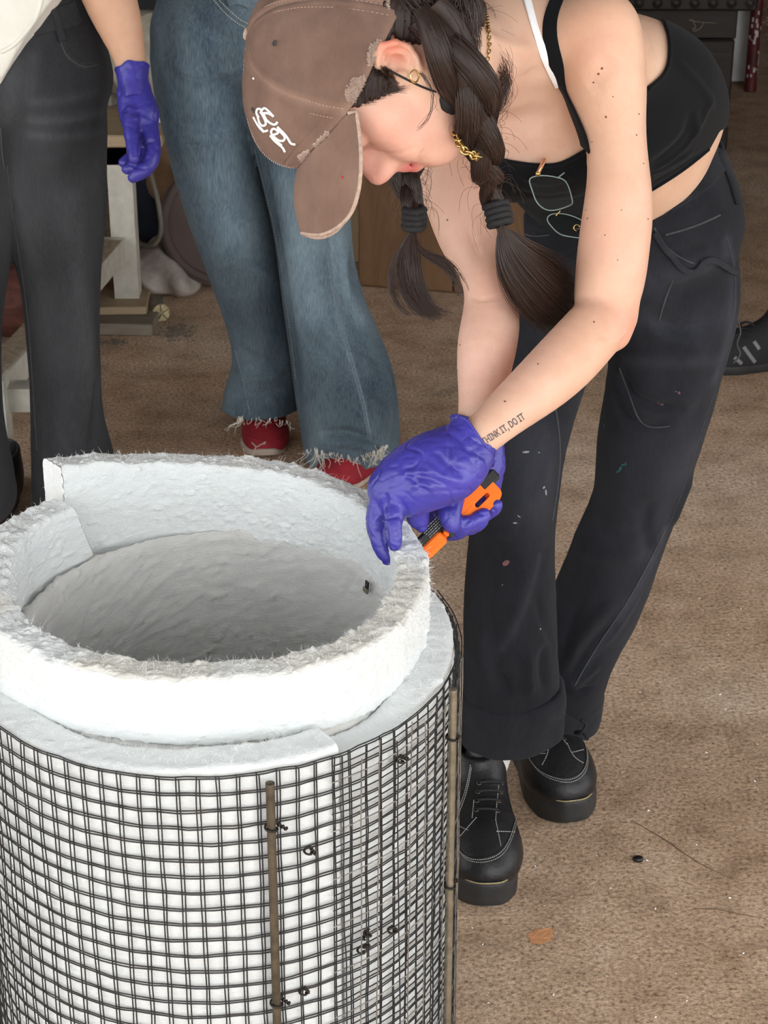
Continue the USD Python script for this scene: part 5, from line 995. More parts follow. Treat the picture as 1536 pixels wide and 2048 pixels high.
def dashes(m, pix, mtl, parent, step=5., ln=3., r=.0006, name='stitching', lift=.0005):
    q = np.asarray(pix, float); d = np.r_[0, np.cumsum(np.linalg.norm(np.diff(spline(q, 200), axis=0), axis=1))]; sp_ = spline(q, 200); t = np.arange(0, d[-1] - ln, step); f = lambda s: np.stack([np.interp(s, d, sp_[:, 0]), np.interp(s, d, sp_[:, 1])], 1)
    A, fa = hit(m, f(t)); B_, fb_2 = hit(m, f(t + ln)); ok = (fa >= 0) & (fb_2 >= 0); ok &= np.linalg.norm(np.nan_to_num(A - B_), axis=1) < .03
    L = [np.stack([a + m.face_normals[i] * lift, b_ + m.face_normals[j] * lift]) for a, b_, i, j, o in zip(A, B_, fa, fb_2, ok) if o]
    if L: curves(name, L, r * 2, M[mtl], parent, 'stuff')
# waistband, belt loop, carpenter's pockets and strap
wb = ribbon(trm, [(1190, 440), (1250, 425), (1306, 408), (1350, 388), (1395, 360), (1432, 328), (1447, 306)], .036, .0022, .0012); wbp = part('waistband', wb, M['black_denim'], trp, tint=np.ones((len(wb.vertices), 3)))
for off in (-13, 20): dashes(trm, [(1200, 440 + off), (1300, 410 + off), (1350, 390 + off), (1395, 362 + off), (1432, 332 + off)], 'seam_thread', trp, 5, 3, .0006, 'stitching', .0036)
def lug(pix, w, label=None, name='belt_loop', t=.004, lift=.003): m = ribbon(trm, pix, w, t, lift); return part(name, m, M['black_denim'], trp, tint=np.ones((len(m.vertices), 3)) * 1.15, label=label)
lug([(1438, 305), (1452, 340), (1464, 375), (1474, 408)], .016)
lug([(1308, 462), (1325, 490), (1348, 520), (1372, 543), (1392, 541), (1404, 524), (1420, 518), (1440, 526), (1474, 548)], .0085, 'drooping hammer loop strap', 'tool_loop', .0022, .005)
for L_ in ([(1308, 455), (1330, 490), (1360, 515), (1390, 528)], [(1330, 470), (1390, 452), (1440, 430)], [(1345, 560), (1330, 600), (1318, 640)]): bead(trm, L_, .0016, 'seam_thread', trp)
bead(trm, [(1402, 520), (1440, 530), (1476, 552)], .0022, 'seam_thread', trp)
for L_ in ([(1238, 735), (1262, 800), (1290, 850), (1340, 852)],): bead(trm, L_, .0014, 'seam_thread', trp, 'pocket_seam')
dashes(trm, [(1452, 470), (1468, 540), (1470, 600), (1458, 680), (1430, 780), (1390, 900), (1350, 1020), (1318, 1090)], 'seam_thread', trp, 6, 4)
bead(trm, [(1330, 1060), (1300, 1120), (1250, 1210), (1190, 1300), (1150, 1370)], .0016, 'seam_thread', trp); bead(trm, [(1100, 760), (1120, 900), (1105, 1040)], .0012, 'seam_thread', trp)
bead(trm, [(1034, 462), (1065, 472), (1100, 470)], .0014, 'seam_thread', trp)
P = [at(1474, 640, 2.84), at(1480, 668, 2.84), at(1474, 690, 2.84), at(1480, 705, 2.84), at(1466, 726, 2.84)]; part('frayed_seam', tube(spline(np.array(P), 30), .0014, 6), M['seam_thread'], trp)
M['paint_spot'] = plain('paint_spots', (.20, .21, .22), .7, 0, .2, 200.); M['pink_spot'] = plain('pink_spots', (.13, .05, .055), .8, 0, .3, 200.); M['green_spot'] = plain('green_spots', (.012, .09, .08), .7, 0, .3, 200.)
def spots(pts, mtl, m=None):
    m = trm if m is None else m; L = []
    for x, y, rx, ry, an in pts:
        P, fi = hit(m, [(x, y)])
        if fi[0] < 0: continue
        n = m.face_normals[fi[0]]; e = trimesh.creation.icosphere(2, 1.0); u = unit(RT * math.cos(an) + UP * math.sin(an)); R_ = axes_z(n, u); s = np.array([rx * .85, ry * .85, .4]) / 1440.; e.vertices = (e.vertices * (1 + .35 * fb(e.vertices, 2.2, 2, int(x)))[:, None] * s) @ R_.T + P[0]; L.append(e)
    if L: part('paint_spots', cat_(L), M[mtl], trp, kind='stuff')
spots([(1052, 904, 8, 2.5, .1), (1078, 905, 3, 1.2, -.5), (1038, 1033, 5, 1.2, -.7), (1092, 985, 3, 9, .2), (1088, 975, 4, 3, .2), (1030, 1046, 5, 2, 0), (1081, 1258, 3, 2, 0), (1005, 1170, 1.6, 1.2, 0)], 'paint_spot'); spots([(1012, 1126, 9, 6, .6), (1358, 786, 3, 3.5, .4), (1352, 783, 2, 2, 0), (1316, 806, 7, 1.8, -.1), (1324, 809, 4, 2, 0)], 'pink_spot'); spots([(1240, 938, 9, 3, .9), (1246, 930, 5, 2, .2), (1251, 928, 2, 4, .2), (1234, 944, 4, 2, .6), (1208, 852, 7, 1.5, .9)], 'green_spot')
# rolled cuffs
def cuff(cx, cy, D, wpx, hpx, tilt, yb, seed):
    c = at(cx, cy, D); r = wpx * D / FPX; n, mm_ = 96, 40; a = np.linspace(0, 2 * np.pi, n + 1)[:-1]; hgt = hpx * D / FPX / .80
    prof = np.array([(.80, .98), (.93, 1.02), (1.0, .93), (1.02, .6), (1.01, .3), (1.0, .1), (.97, .0), (.92, -.02), (.87, .05), (.86, .4)]); pr = spline(prof, mm_); g_ = meshkit.noise(np.stack([np.cos(a) * 2 + seed, np.sin(a) * 2, a * 0], -1), seed) - .5
    R_ = r * (pr[None, :, 0] + .10 * g_[:, None] * (pr[None, :, 0] > .85) + .012 * np.sin(a * 9)[:, None] * (pr[None, :, 1] < .5)); Z = hgt * (pr[None, :, 1] - .5) + tilt * np.cos(a)[:, None] * hgt * .5 + .012 * g_[:, None]
    P = np.stack([c[0] + R_ * np.cos(a)[:, None], c[1] + R_ * np.sin(a)[:, None] * yb, c[2] + Z], -1); m = grid_mesh(P, True, False); m = m if m.volume > 0 else trimesh.Trimesh(m.vertices, m.faces[:, ::-1], process=False); m = displace(m, .003 * fb(m.vertices, 22, 3, seed))
    return part('rolled_cuff', m, M['black_denim'], trp, tint=np.ones((len(m.vertices), 3)) * .85)
cuff(1022, 1422, 2.922, 108, 84, .10, .90, 2); cuff(1104, 1408, 3.105, 97, 66, -.15, .92, 5)

# ---- shoes
def shoe(toe, ang, label, flip=1, Ls_=.272, wd=.110, mats=('leather', 'sole'), plat=.040, laces=True, parent=None, low=1.0):
    """Local frame: y towards the toe, x to the wearer's left, origin on the ground under the toe's tip."""
    parent = parent or woman; Rz = rotz(math.pi + ang); W_ = lambda p: np.asarray(p, float) @ Rz.T + toe
    t = np.linspace(0, 2 * np.pi, 121)[:-1]
    def outline(s):           # s = 0 heel .. the plan of the sole
        y = -.5 * Ls_ + .5 * Ls_ * np.cos(t) * 1.0; u = (y + Ls_) / Ls_; hw = wd / 2 * np.interp(u, [0, .12, .4, .68, .85, 1], [.62, .74, .74, 1., .97, .70]); cx = flip * .006 * np.sin(u * 3.1)
        return np.stack([cx + s * hw * np.sign(np.sin(t)) * np.abs(np.sin(t)) ** .56, y * 1.0 - (1 - s) * .5 * Ls_ * 0 + (1 - s) * (-y - .5 * Ls_) * .12 * 0 + (-(1 - s) * .5 * Ls_ * np.cos(t) * .45)], 1)
    prof = [(.0, 0.0), (.965, 0.0), (.99, .003), (1., .010), (1.0, plat * .75), (.99, plat - .003), (.975, plat), (.93, plat + .003), (0, plat + .003)]; V_ = []
    for s, z in prof: o = outline(s) if s > 0 else np.tile([[0, -.5 * Ls_]], (120, 1)); zz = z + .014 * np.clip((o[:, 1] + .06) / .06, 0, 1) ** 2 * (1 if z < .02 else .7) * (s > 0); V_.append(np.stack([o[:, 0], o[:, 1], zz], 1))
    m = grid_mesh(np.array(V_).transpose(1, 0, 2), True, False); m.vertices = W_(m.vertices); m = m if m.volume > 0 else trimesh.Trimesh(m.vertices, m.faces[:, ::-1], process=False)
    f = Field(.02); A3 = np.eye(3)
    f.ell((0, -.075, plat + .012), (wd * .47, .070, .036 * low), A3, .02); f.ell((flip * .002, -.125, plat + .020), (wd * .40, .075, .043 * low), A3, .03); f.ell((0, -.205, plat + .022), (wd * .345, .060, .050 * low), A3, .03)
    f.cone(((0, -.135, plat + .03), .036), ((0, -.190, plat + .062 * low), .037), .03); f.cone(((0, -.195, plat + .03), .036), ((0, -.206, plat + .092 * low), .037), .02)
    hole = Field(.005); hole.cone(((0, -.202, plat + .070 * low), .030), ((0, -.208, plat + .14), .033), .004)
    lo, hi = f.bounds(); lo[2] = plat - .004
    fn = lambda P: np.maximum(np.maximum(np.maximum(f(P), (plat - .002) - P[:, 2]), P[:, 2] - (plat + .098 * low) + (P[:, 1] + .2) * .28), -hole(P))
    u = keep_largest(surface(fn, lo, hi, .0026, 3)); u = displace(u, .0012 * fb(u.vertices, 60, 3, 2)); u.vertices = W_(u.vertices)
    s_ = part('shoe', u, M[mats[0]], parent, label=label); part('sole', m, M[mats[1]], s_, 40)
    return s_, u, m, outline, W_
sR, uR, mR, oR, WR = shoe(atZ(966, 1806, 0) + (.008, -.026, 0), .06, 'black platform shoe nearest the kiln', 1, .285, .116, low=1.22)
sL, uL, mL, oL, WL = shoe(atZ(1132, 1640, 0) + (.010, -.026, 0), .24, 'black platform shoe set back to the right', -1, .285, .116, low=1.22)
for s_, u, o, W_, UL in ((sR, uR, oR, WR, [[(941, 1530), (928, 1590), (911, 1640), (911, 1680), (930, 1712), (968, 1719), (1000, 1706), (1024, 1664), (1036, 1610), (1040, 1566)], [(953, 1635), (914, 1680)], [(991, 1640), (1002, 1694)], [(993, 1663), (1031, 1664)], [(911, 1649), (937, 1661)], [(997, 1570), (993, 1610), (991, 1640)], [(948, 1600), (944, 1640)]]),
                         (sL, uL, oL, WL, [[(1052, 1505), (1085, 1545), (1107, 1555), (1144, 1558), (1164, 1545), (1172, 1500), (1158, 1465)], [(1099, 1475), (1094, 1510), (1083, 1532)], [(1063, 1508), (1094, 1507)], [(1134, 1486), (1150, 1515), (1168, 1527)], [(1144, 1505), (1168, 1499)], [(1120, 1470), (1134, 1490)]])):
    for k, L_ in enumerate(UL):
        dashes(u, L_, 'grey_thread', s_, 4.2, 3.0, .0007, 'stitching', .0006)
        if k == 0: dashes(u, [(x + 2, y + 5) for x, y in L_], 'grey_thread', s_, 4.2, 3.0, .0006, 'stitching', .0006); bead(u, [(x - 1, y - 3) for x, y in L_], .0011, 'leather', s_, 'moc_seam')
    q = o(.965); sel = np.r_[np.arange(88, 120), np.arange(0, 33)]; q = q[sel]; z = .0425 + .0098 * np.clip((q[:, 1] + .06) / .06, 0, 1) ** 2; P = W_(np.stack([q[:, 0], q[:, 1], z], 1)); part('welt_thread', tube(P, .0012, 6), M['welt'], s_)
def laces(u, s_, rows, ends=()):
    for (a, b_) in rows:
        P = trace(u, [a, ((a[0] + b_[0]) / 2, (a[1] + b_[1]) / 2 - 2), b_], 16, .002)
        if len(P) > 4: part('lace', tube(P, .0022, 7), M['scrunchie'], s_)
        for e in (a, b_):
            Q, fi = hit(u, [e])
            if fi[0] >= 0: n = u.face_normals[fi[0]]; R_ = axes_z(n); aa = np.linspace(0, 2 * np.pi, 15)[:-1]; part('eyelet', tube(Q[0] + n * .0006 + .0030 * (np.cos(aa)[:, None] * R_[:, 0] + np.sin(aa)[:, None] * R_[:, 1]), .0009, 6, True), M['rod_dark'], s_)
laces(uR, sR, [((958, 1566), (1004, 1566)), ((956, 1584), (1002, 1584)), ((954, 1602), (998, 1602)), ((953, 1620), (995, 1622))]); laces(uL, sL, [((1082, 1480), (1128, 1478)), ((1090, 1466), (1126, 1464))])
L_ = [at(1150, 1466, 3.02), at(1166, 1462, 3.0), at(1172, 1448, 3.0), at(1162, 1440, 3.0)]; part('lace_bow', tube(spline(np.array(L_), 24), .0026, 7), M['scrunchie'], sL); part('lace_end', tube(spline(np.array([at(1150, 1464, 3.02), at(1168, 1468, 3.0), at(1176, 1480, 2.995)]), 14), .0024, 7), M['scrunchie'], sL)
# shins and socks inside the cuffs
for W_, top_, s in ((WR, at(1018, 1400, 2.925), 'near'), (WL, at(1104, 1395, 3.10), 'far')):
    a, b_ = W_((0, -.203, .075)), top_; part('sock', tube(spline(np.array([a, (a + b_) / 2 + (0, .004, 0), b_ + (0, 0, .03)]), 12), .0335, 28), M['sock'], woman)

# ---- gloves
def glove_skin(f, h=.0022, seed=1, creases=()):
    m = keep_largest(surface(f, *f.bounds(), h, 2)); v = np.array(m.vertices)
    c = np.abs(fb(v, 34, 1, seed)) ; c2 = np.abs(fb(v * [1, 1.2, 1], 70, 1, seed + 3)); m = displace(m, -.0017 * np.exp(-(c / .022) ** 2) - .0007 * np.exp(-(c2 / .04) ** 2) + .0022 * fb(v, 36, 2, seed + 6)); return crease(m, creases) if creases else m
G = Field(.010)
G.chain([J(938, 893, 2.24, 44), J(912, 915, 2.238, 50), J(862, 940, 2.236, 54), J(815, 965, 2.24, 44), J(785, 985, 2.245, 36)], .02, (unit(TV * .8 + UP * .6), .78))
G.cone(J(885, 945, 2.24, 44), J(800, 985, 2.25, 30), .03)
for q in ([(790, 972, 2.242, 24), (763, 1000, 2.240, 20), (753, 1045, 2.236, 16.5), (761, 1090, 2.236, 15), (774, 1118, 2.236, 13)], [(812, 985, 2.243, 24), (790, 1012, 2.226, 19.5), (787, 1050, 2.214, 17), (789, 1088, 2.212, 14.5)], [(775, 985, 2.262, 22), (757, 1015, 2.262, 20), (754, 1060, 2.262, 17), (766, 1098, 2.262, 14)], [(858, 970, 2.248, 30), (838, 1005, 2.262, 25), (835, 1030, 2.268, 20), (842, 1050, 2.272, 15)]): G.chain([J(*p) for p in q], .005)
cuffm = [(920, 842), (926, 828), (940, 840), (960, 880), (985, 905), (1000, 915)]
gm = glove_skin(G, .0021, 11, [([(776, 985), (771, 1020), (771, 1055), (777, 1100)], .0030, -.0035), ([(800, 1000), (812, 1020), (815, 1040)], .003, -.002), ([(870, 900), (900, 930), (940, 945)], .005, -.0022), ([(850, 925), (880, 950), (925, 965)], .005, .002), ([(900, 880), (905, 925), (930, 960)], .005, -.0025), ([(830, 950), (870, 960), (900, 975)], .004, -.002), ([(935, 860), (945, 905), (970, 930)], .005, .0025), ([(790, 955), (830, 945), (870, 950)], .005, .002), ([(855, 905), (840, 950), (850, 985)], .004, -.0018), ([(820, 975), (845, 970), (870, 985)], .004, .002), ([(915, 870), (935, 900), (985, 915)], .004, -.002)])
gp = part('glove', gm, M['glove'], woman, label='violet blue glove pressing on the white wool rim')
# flared cuff of the glove, a thin rumpled sleeve open at the wrist
def glove_cuff(a, b_, ra, rb, flat, seed, parent, wav=.18):
    ax = unit(b_ - a); R_ = axes_z(ax, flat); n, k = 90, 22; t = np.linspace(0, 1, k); aa = np.linspace(0, 2 * np.pi, n + 1)[:-1]; T2, A2 = np.meshgrid(t, aa, indexing='ij'); nz = meshkit.fbm(np.stack([np.cos(A2) * 2.2, np.sin(A2) * 2.2, T2 * 2.0], -1), 3, seed) - .5
    R0 = (ra + (rb - ra) * T2) * (1 + wav * nz * (.3 + T2)); L_ = np.linalg.norm(b_ - a) * T2 * (1 + .22 * (meshkit.noise(np.stack([np.cos(A2) * 1.7, np.sin(A2) * 1.7, A2 * 0], -1), seed + 3) - .5)); P = a + (R0 * np.cos(A2))[..., None] * R_[:, 0] * 1.12 + (R0 * np.sin(A2))[..., None] * R_[:, 1] * .95 + L_[..., None] * ax
    o = grid_mesh(P, False, True); nn = np.array(o.vertex_normals); s = 1 if ((o.vertices - (a + b_) / 2) * nn).sum() > 0 else -1; f = o.faces if s > 0 else o.faces[:, ::-1]; iv = o.vertices - nn * s * .0012; N = len(iv); j = np.arange(n); j2 = (j + 1) % n; e = (k - 1) * n
    m = trimesh.Trimesh(np.vstack([o.vertices, iv]), np.vstack([f, f[:, ::-1] + N, np.stack([e + j, e + j2, e + j + N], 1), np.stack([e + j2, e + j2 + N, e + j + N], 1)]), process=False); part('glove_cuff', m, M['glove'], parent); P2 = P[-1]; part('cuff_bead', tube(P2, .0014, 6, True), M['glove'], parent)
glove_cuff(at(914, 908, 2.236), at(945, 884, 2.243), .0275, .0300, UP, 5, gp)
# right hand, behind, closed round the knife handle
HB, HE = at(972, 976, 2.312), at(846, 1100, 2.275); hax = unit(HE - HB); RP, Rs_ = J, None
G2 = Field(.010)
G2.chain([J(946, 880, 2.33, 40), J(935, 930, 2.335, 46), J(915, 985, 2.34, 48), J(905, 1020, 2.338, 40)], .02, (TV, .62))
G2.chain([J(*p) for p in ((905, 960, 2.30, 26), (903, 1000, 2.283, 22), (899, 1032, 2.272, 19.5), (904, 1052, 2.27, 15.5))], .006)
G2.chain([J(*p) for p in ((885, 1030, 2.335, 22), (895, 1058, 2.312, 19), (918, 1056, 2.292, 19), (938, 1046, 2.283, 15.5))], .006)
G2.chain([J(*p) for p in ((906, 1030, 2.335, 22), (930, 1050, 2.31, 18), (954, 1044, 2.295, 17), (968, 1030, 2.29, 14))], .006)
G2.chain([J(*p) for p in ((930, 1000, 2.35, 20), (968, 1026, 2.325, 15.5), (986, 1017, 2.31, 13), (995, 1009, 2.305, 11))], .006)
g2 = glove_skin(G2, .0021, 23, [([(925, 1052), (932, 1046), (940, 1038)], .003, -.002), ([(890, 1010), (903, 1014), (915, 1008)], .003, -.0014)]); gp2 = part('glove', g2, M['glove'], woman, label='violet blue glove gripping the orange knife handle')
glove_cuff(at(943, 890, 2.332), at(953, 845, 2.335), .0245, .0270, RT, 8, gp2)

# ---- knife with an orange and black handle
kn = thing('knife', 'orange and black handled knife held in gloved hands against the kiln rim', 'knife', (HB + HE) / 2)
kx = unit(TV - hax * (TV @ hax)); ky = np.cross(hax, kx); ky = ky if ky @ (RT - UP) > 0 else -ky; KRm = np.stack([ky, -np.cross(hax, ky) * -1, hax], 1); KRm[:, 1] = np.cross(KRm[:, 2], KRm[:, 0]); Lh = np.linalg.norm(HE - HB)
def kbox(size, y, z, x=0, bevel=.005): return rbox(np.array(size) * [.8, .85, 1],  (HB + HE) / 2 + KRm @ np.array([y * .8, x, z]), KRm, bevel)
tw = 1 if KRm[:, 1] @ TV > 0 else -1
part('handle_core', kbox((.016, .020, Lh + .02), -.010, .004), M['black_rubber'], kn, 30); part('butt', kbox((.020, .022, .030), -.006, -Lh / 2 - .006, 0, .008), M['black_rubber'], kn, 30)
sl = shapely.Polygon([(-.012, -.026), (.0135, -.026), (.0165, -.018), (.0165, .018), (.008, .028), (-.012, .024)]).buffer(-.006).buffer(.0105).difference(shapely.LineString([(.0035, -.012), (.0035, .006)]).buffer(.0036))
e = trimesh.creation.extrude_polygon(sl, .017, engine='earcut'); e.vertices = (e.vertices - (0, 0, .0085))[:, [0, 2, 1]] * [1, 1, 1]; e.vertices = (e.vertices * [.8, .9, .92]) @ KRm.T + (HB + HE) / 2 + KRm @ np.array([.004, tw * .001, -Lh / 2 + .020]); e.fix_normals(); part('orange_shell', e, M['orange'], kn, 30)
part('orange_shell', kbox((.022, .022, .034), .005, Lh / 2 - .012, 0, .006), M['orange'], kn, 30)
for z in (-Lh / 2 + .054, Lh / 2 - .040): part('grip_band', kbox((.021, .0235, .018), .005, z, 0, .006), M['sole'], kn, 30)
part('shell_edge', kbox((.010, .021, .05), .006, 0, 0, .004), M['orange'], kn, 30); part('blade', kbox((.013, .002, .035), -.002, Lh / 2 + .018, 0, .0006), M['rod'], kn, 30)
g = np.random.default_rng(2); L = []
for r_ in range(5):
    z = -.010
    while z < .030: w = g.uniform(.0012, .0035); L.append(rbox((.0011, .0004, w), (HB + HE) / 2 + KRm @ np.array([-.0155 + r_ * .0026, tw * .0103, z + w / 2 + .012]), KRm, .0001)); z += w + g.uniform(.0006, .0014)
part('small_print', cat_(L), M['paint_spot'], kn, False, kind='stuff')

# ------------------------------------------------------------------ the people standing behind
M['charcoal'] = denim('charcoal_denim', (.018, .0195, .022), (.066, .069, .075), 6., (.28, .82), 1100., .3, .92, True)
M['blue'] = denim('faded_blue_denim', (.020, .040, .070), (.27, .36, .41), 5., (.25, .85), 900., .38, .92, True)
M['white_tee'] = plain('white_jersey', (.74, .73, .66), .95, 0, .05, 20.)
M['stone_thread'] = plain('pale_frayed_thread', (.55, .52, .46), .95, 0, .2, 200.); M['denim_thread'] = plain('blue_grey_thread', (.14, .18, .22), .95, 0, .3, 200.)
M['red_suede'] = plain('red_suede', (.23, .006, .014), .8, 0, .22, 40., bump=.0005); M['stone_rubber'] = plain('stone_rubber', (.42, .35, .29), .75, 0, .15, 60.); M['brown_sole'] = plain('dark_brown_sole', (.05, .03, .02), .7)
M['dark_shirt'] = plain('dark_shirt', (.03, .03, .035), .9, 0, .2, 20.); M['grey_shirt'] = plain('grey_shirt', (.20, .21, .22), .9, 0, .2, 20.)
M['black_knit'] = plain('black_knit', (.008, .008, .009), .85, 0, .3, 200.); M['grey_stripe'] = plain('grey_stripe', (.13, .13, .14), .6)
def upper_body(parent, hips, face, shirt, height=1.66, arm_out=None, hair_mat='hair_core'):
    """Torso, arms, neck and head above the hips, mostly over the top of the picture; returns the skin field."""
    hx, hy = hips[:2]; l = np.array([face[1] * -1, face[0], 0]); l = l if True else l; up_ = np.array([0, 0, 1.0]); o = lambda a, f_, z: np.array([hx, hy, 0]) + l * a + np.asarray([*face, 0]) * f_ + up_ * z; k = height / 1.66
    f = Field(.03); f.cone((o(0, 0, .98 * k), .086), (o(0, 0, 1.16 * k), .092), .05, (l, 1.35)); f.cone((o(0, 0, 1.16 * k), .094), (o(0, .0, 1.30 * k), .105), .05, (l, 1.35)); f.cone((o(-.14, 0, 1.34 * k), .05), (o(.14, 0, 1.34 * k), .05), .05)
    f.cone((o(0, -.01, 1.34 * k), .055), (o(0, .01, 1.46 * k), .05), .03); A = np.stack([l, [*face, 0], up_], 1)
    for c, r in (((0, -.005, 1.565), (.072, .092, .08)), ((0, .045, 1.515), (.055, .05, .072)), ((0, .078, 1.465), (.02, .018, .018)), ((0, .105, 1.525), (.010, .018, .016))): f.ell(o(c[0], c[1], c[2] * k), r, A, .02)
    for s in (-1, 1): f.ell(o(s * .074, 0, 1.53 * k), (.006, .016, .026), A, .006)
    return f, o, A
def bystander_hair(parent, o, A, k, length=.1):
    f = Field(.02); f.ell(o(0, -.012, 1.575 * k), (.078, .098, .084), A); f.cone((o(0, -.06, 1.5 * k), .05), (o(0, -.075, (1.5 - length) * k), .045), .03)
    cutp, fd = o(0, .055, 1.54 * k), A[:, 1]; m = keep_largest(surface(lambda P: np.maximum(f(P), np.minimum((P - cutp.astype(np.float32)) @ fd.astype(np.float32), cutp[2] + .03 - P[:, 2])), *f.bounds(), .006)); part('hair', m, M['hair_core'], parent)
def faceparts(parent, o, k):
    for s in (-1, 1): e = trimesh.creation.icosphere(2, .0115); e.vertices = e.vertices * (1, 1, .55); e.apply_translation(o(s * .032, .083, 1.535 * k)); ey_ = part('eye', e, M['eye_white'], parent); e = trimesh.creation.icosphere(2, .0052); e.apply_translation(o(s * .032, .0905, 1.535 * k)); part('iris', e, M['iris'], ey_); part('eyebrow', tube(np.array([o(s * .018, .094, 1.556 * k), o(s * .033, .092, 1.560 * k), o(s * .050, .078, 1.554 * k)]), .003, 6), M['hair_core'], parent)
    part('lips', tube(np.array([o(-.020, .092, 1.482 * k), o(-.008, .1, 1.484 * k), o(.008, .1, 1.484 * k), o(.020, .092, 1.482 * k)]), np.array([.002, .005, .005, .002]), 8), M['lip'], parent)
# --- person in charcoal jeans, gloved left hand hanging
pa = thing('person', 'person in charcoal jeans and white tee with one blue gloved hand hanging', 'person', (atZ(150, 1040, 0)[0] - .12, 3.52, 0))
hipc = at(20, 120, 3.52); fA, oA, AA = upper_body(pa, (hipc[0], hipc[1] + .02), (.12, -.99), None)
armA = [(oA(.19, .0, 1.33), .046), (at(178, -150, 3.42), .040), J(205, -40, 3.46, 50), J(232, 30, 3.47, 45), J(252, 90, 3.475, 33), J(265, 142, 3.48, 26), J(268, 160, 3.48, 26)]
fA.chain(armA, .012); fA.chain([(oA(-.19, 0, 1.33), .046), (oA(-.24, .0, 1.08), .038), (oA(-.23, .06, .86), .026), (oA(-.22, .09, .78), .03)], .012); fA.ell(oA(-.215, .10, .72), (.018, .035, .06), AA, .02)
sk = keep_largest(surface(fA, *fA.bounds(), .005)); sh = Field(.03)
part('body', sk, SKIN, pa, True, tint=np.ones((len(sk.vertices), 3)) * (.60, .365, .245)); faceparts(pa, oA, 1.); bystander_hair(pa, oA, AA, 1., .2)
sh.cone((oA(0, .01, .95), .122), (oA(0, 0, 1.16), .112), .05, (np.array(AA[:, 0]), 1.36)); sh.cone((oA(0, 0, 1.16), .112), (oA(0, 0, 1.30), .116), .05, (np.array(AA[:, 0]), 1.36)); sh.cone((oA(-.15, 0, 1.34), .06), (oA(.15, 0, 1.34), .06), .04)
for s in (-1, 1): sh.cone((oA(s * .17, 0, 1.33), .062), (oA(s * .235, 0, 1.20), .060), .03)
hs0 = at(70, 46, 3.40); hn = unit(.82 * RT - .57 * UP); sh_m = keep_largest(surface(lambda P: np.maximum(sh(P), np.maximum(np.where(P[:, 2] < 1.05, (P - hs0.astype(np.float32)) @ hn.astype(np.float32), -9), .90 - P[:, 2])), *sh.bounds(), .006, 3))
sh_m = displace(sh_m, .008 * fb(sh_m.vertices * [1, 1, .5], 16, 3, 4)); tee = part('tee_shirt', sh_m, M['white_tee'], pa)
P = trace(sh_m, [(84, -6), (72, 34), (50, 66), (24, 92), (2, 104)], 60); part('hem', tube(P, .004, 8), M['white_tee'], tee) if len(P) > 5 else None
jf = Field(.03); jf.ell(at(38, 165, 3.56), (.158, .112, .115), AA, .05); jf.cone((at(26, -60, 3.52), .111), (at(36, 140, 3.555), .112), .05, (AA[:, 0], 1.32))
LA = [(108, 210, 3.555, 104), (107, 330, 3.60, 104), (108, 440, 3.65, 100), (119, 540, 3.69, 81), (124, 640, 3.73, 72), (129, 740, 3.775, 69), (133, 830, 3.81, 70), (145, 920, 3.845, 80), (158, 1010, 3.88, 92)]
RA = [(-40, 230, 3.56, 104), (-46, 330, 3.58, 102), (-58, 450, 3.60, 90), (-70, 600, 3.64, 76), (-70, 740, 3.70, 70), (-60, 880, 3.75, 72), (-50, 980, 3.79, 84)]
jf.chain([J(*q) for q in LA], .01); jf.chain([J(*q) for q in RA], .01)
jw0 = at(98, -16, 3.44); jn = unit(np.array([.10, -.05, 1.])); lo, hi = jf.bounds(); lo[2] = .03
jm = keep_largest(surface(lambda P: np.maximum(np.maximum(jf(P), (P - jw0.astype(np.float32)) @ jn.astype(np.float32)), .035 - P[:, 2]), lo, hi, .006, 2)); jm = displace(jm, .006 * fb(jm.vertices * [1, 1, .6], 9, 3, 6))
jm = crease(jm, [([(60, 205), (120, 200), (190, 185)], .010, .004, .4), ([(62, 240), (130, 240), (205, 225)], .010, .0045, .4), ([(60, 268), (130, 272), (205, 262)], .010, .004, .4), ([(60, 310), (130, 318), (200, 305)], .010, .0035, .4), ([(20, 330), (40, 420), (60, 540)], .012, .004), ([(170, 560), (180, 660), (178, 760)], .018, .006), ([(196, 740), (190, 830), (180, 900)], .012, -.008), ([(110, 830), (125, 880), (150, 915)], .012, .006), ([(100, 840), (95, 900), (100, 930)], .010, -.005), ([(160, 450), (165, 560), (170, 640)], .02, .005)])
V = np.array(jm.vertices); wear = np.full(len(V), .86) + .3 * (meshkit.fbm(V * 6, 3, 4) - .5)
for pix, w, a in (([(60, 205), (120, 200), (190, 185)], .008, .35), ([(62, 240), (130, 240), (205, 225)], .008, .4), ([(60, 270), (130, 274), (205, 264)], .008, .35), ([(140, 400), (160, 520), (170, 680), (172, 780)], .03, .45), ([(20, 130), (18, 190), (12, 235)], .018, .5), ([(66, 115), (60, 190)], .01, .3)): rub(pix, w, a, jm)
jp = part('jeans', jm, M['charcoal'], pa, True, tint=np.stack([wear] * 3, 1))
def jribbon(m, pix, w, parent, mtl, name, t=.003, lift=.0015): q = ribbon(m, pix, w, t, lift); return part(name, q, M[mtl], parent, tint=np.ones((len(q.vertices), 3)) * .95)
jribbon(jm, [(60, 50), (100, 40), (140, 32), (156, 24)], .042, jp, 'charcoal', 'waistband'); jribbon(jm, [(103, 18), (112, 38), (118, 62), (124, 84)], .013, jp, 'charcoal', 'belt_loop', .004, .003)
dashes(jm, [(124, 86), (130, 108), (145, 126), (168, 136), (196, 130)], 'seam_thread', jp, 5, 3, .0008); dashes(jm, [(126, 80), (134, 102), (150, 119), (172, 128), (196, 122)], 'seam_thread', jp, 5, 3, .0008); bead(jm, [(122, 82), (130, 104), (146, 122), (170, 133), (197, 128)], .002, 'seam_thread', jp, 'pocket_edge')
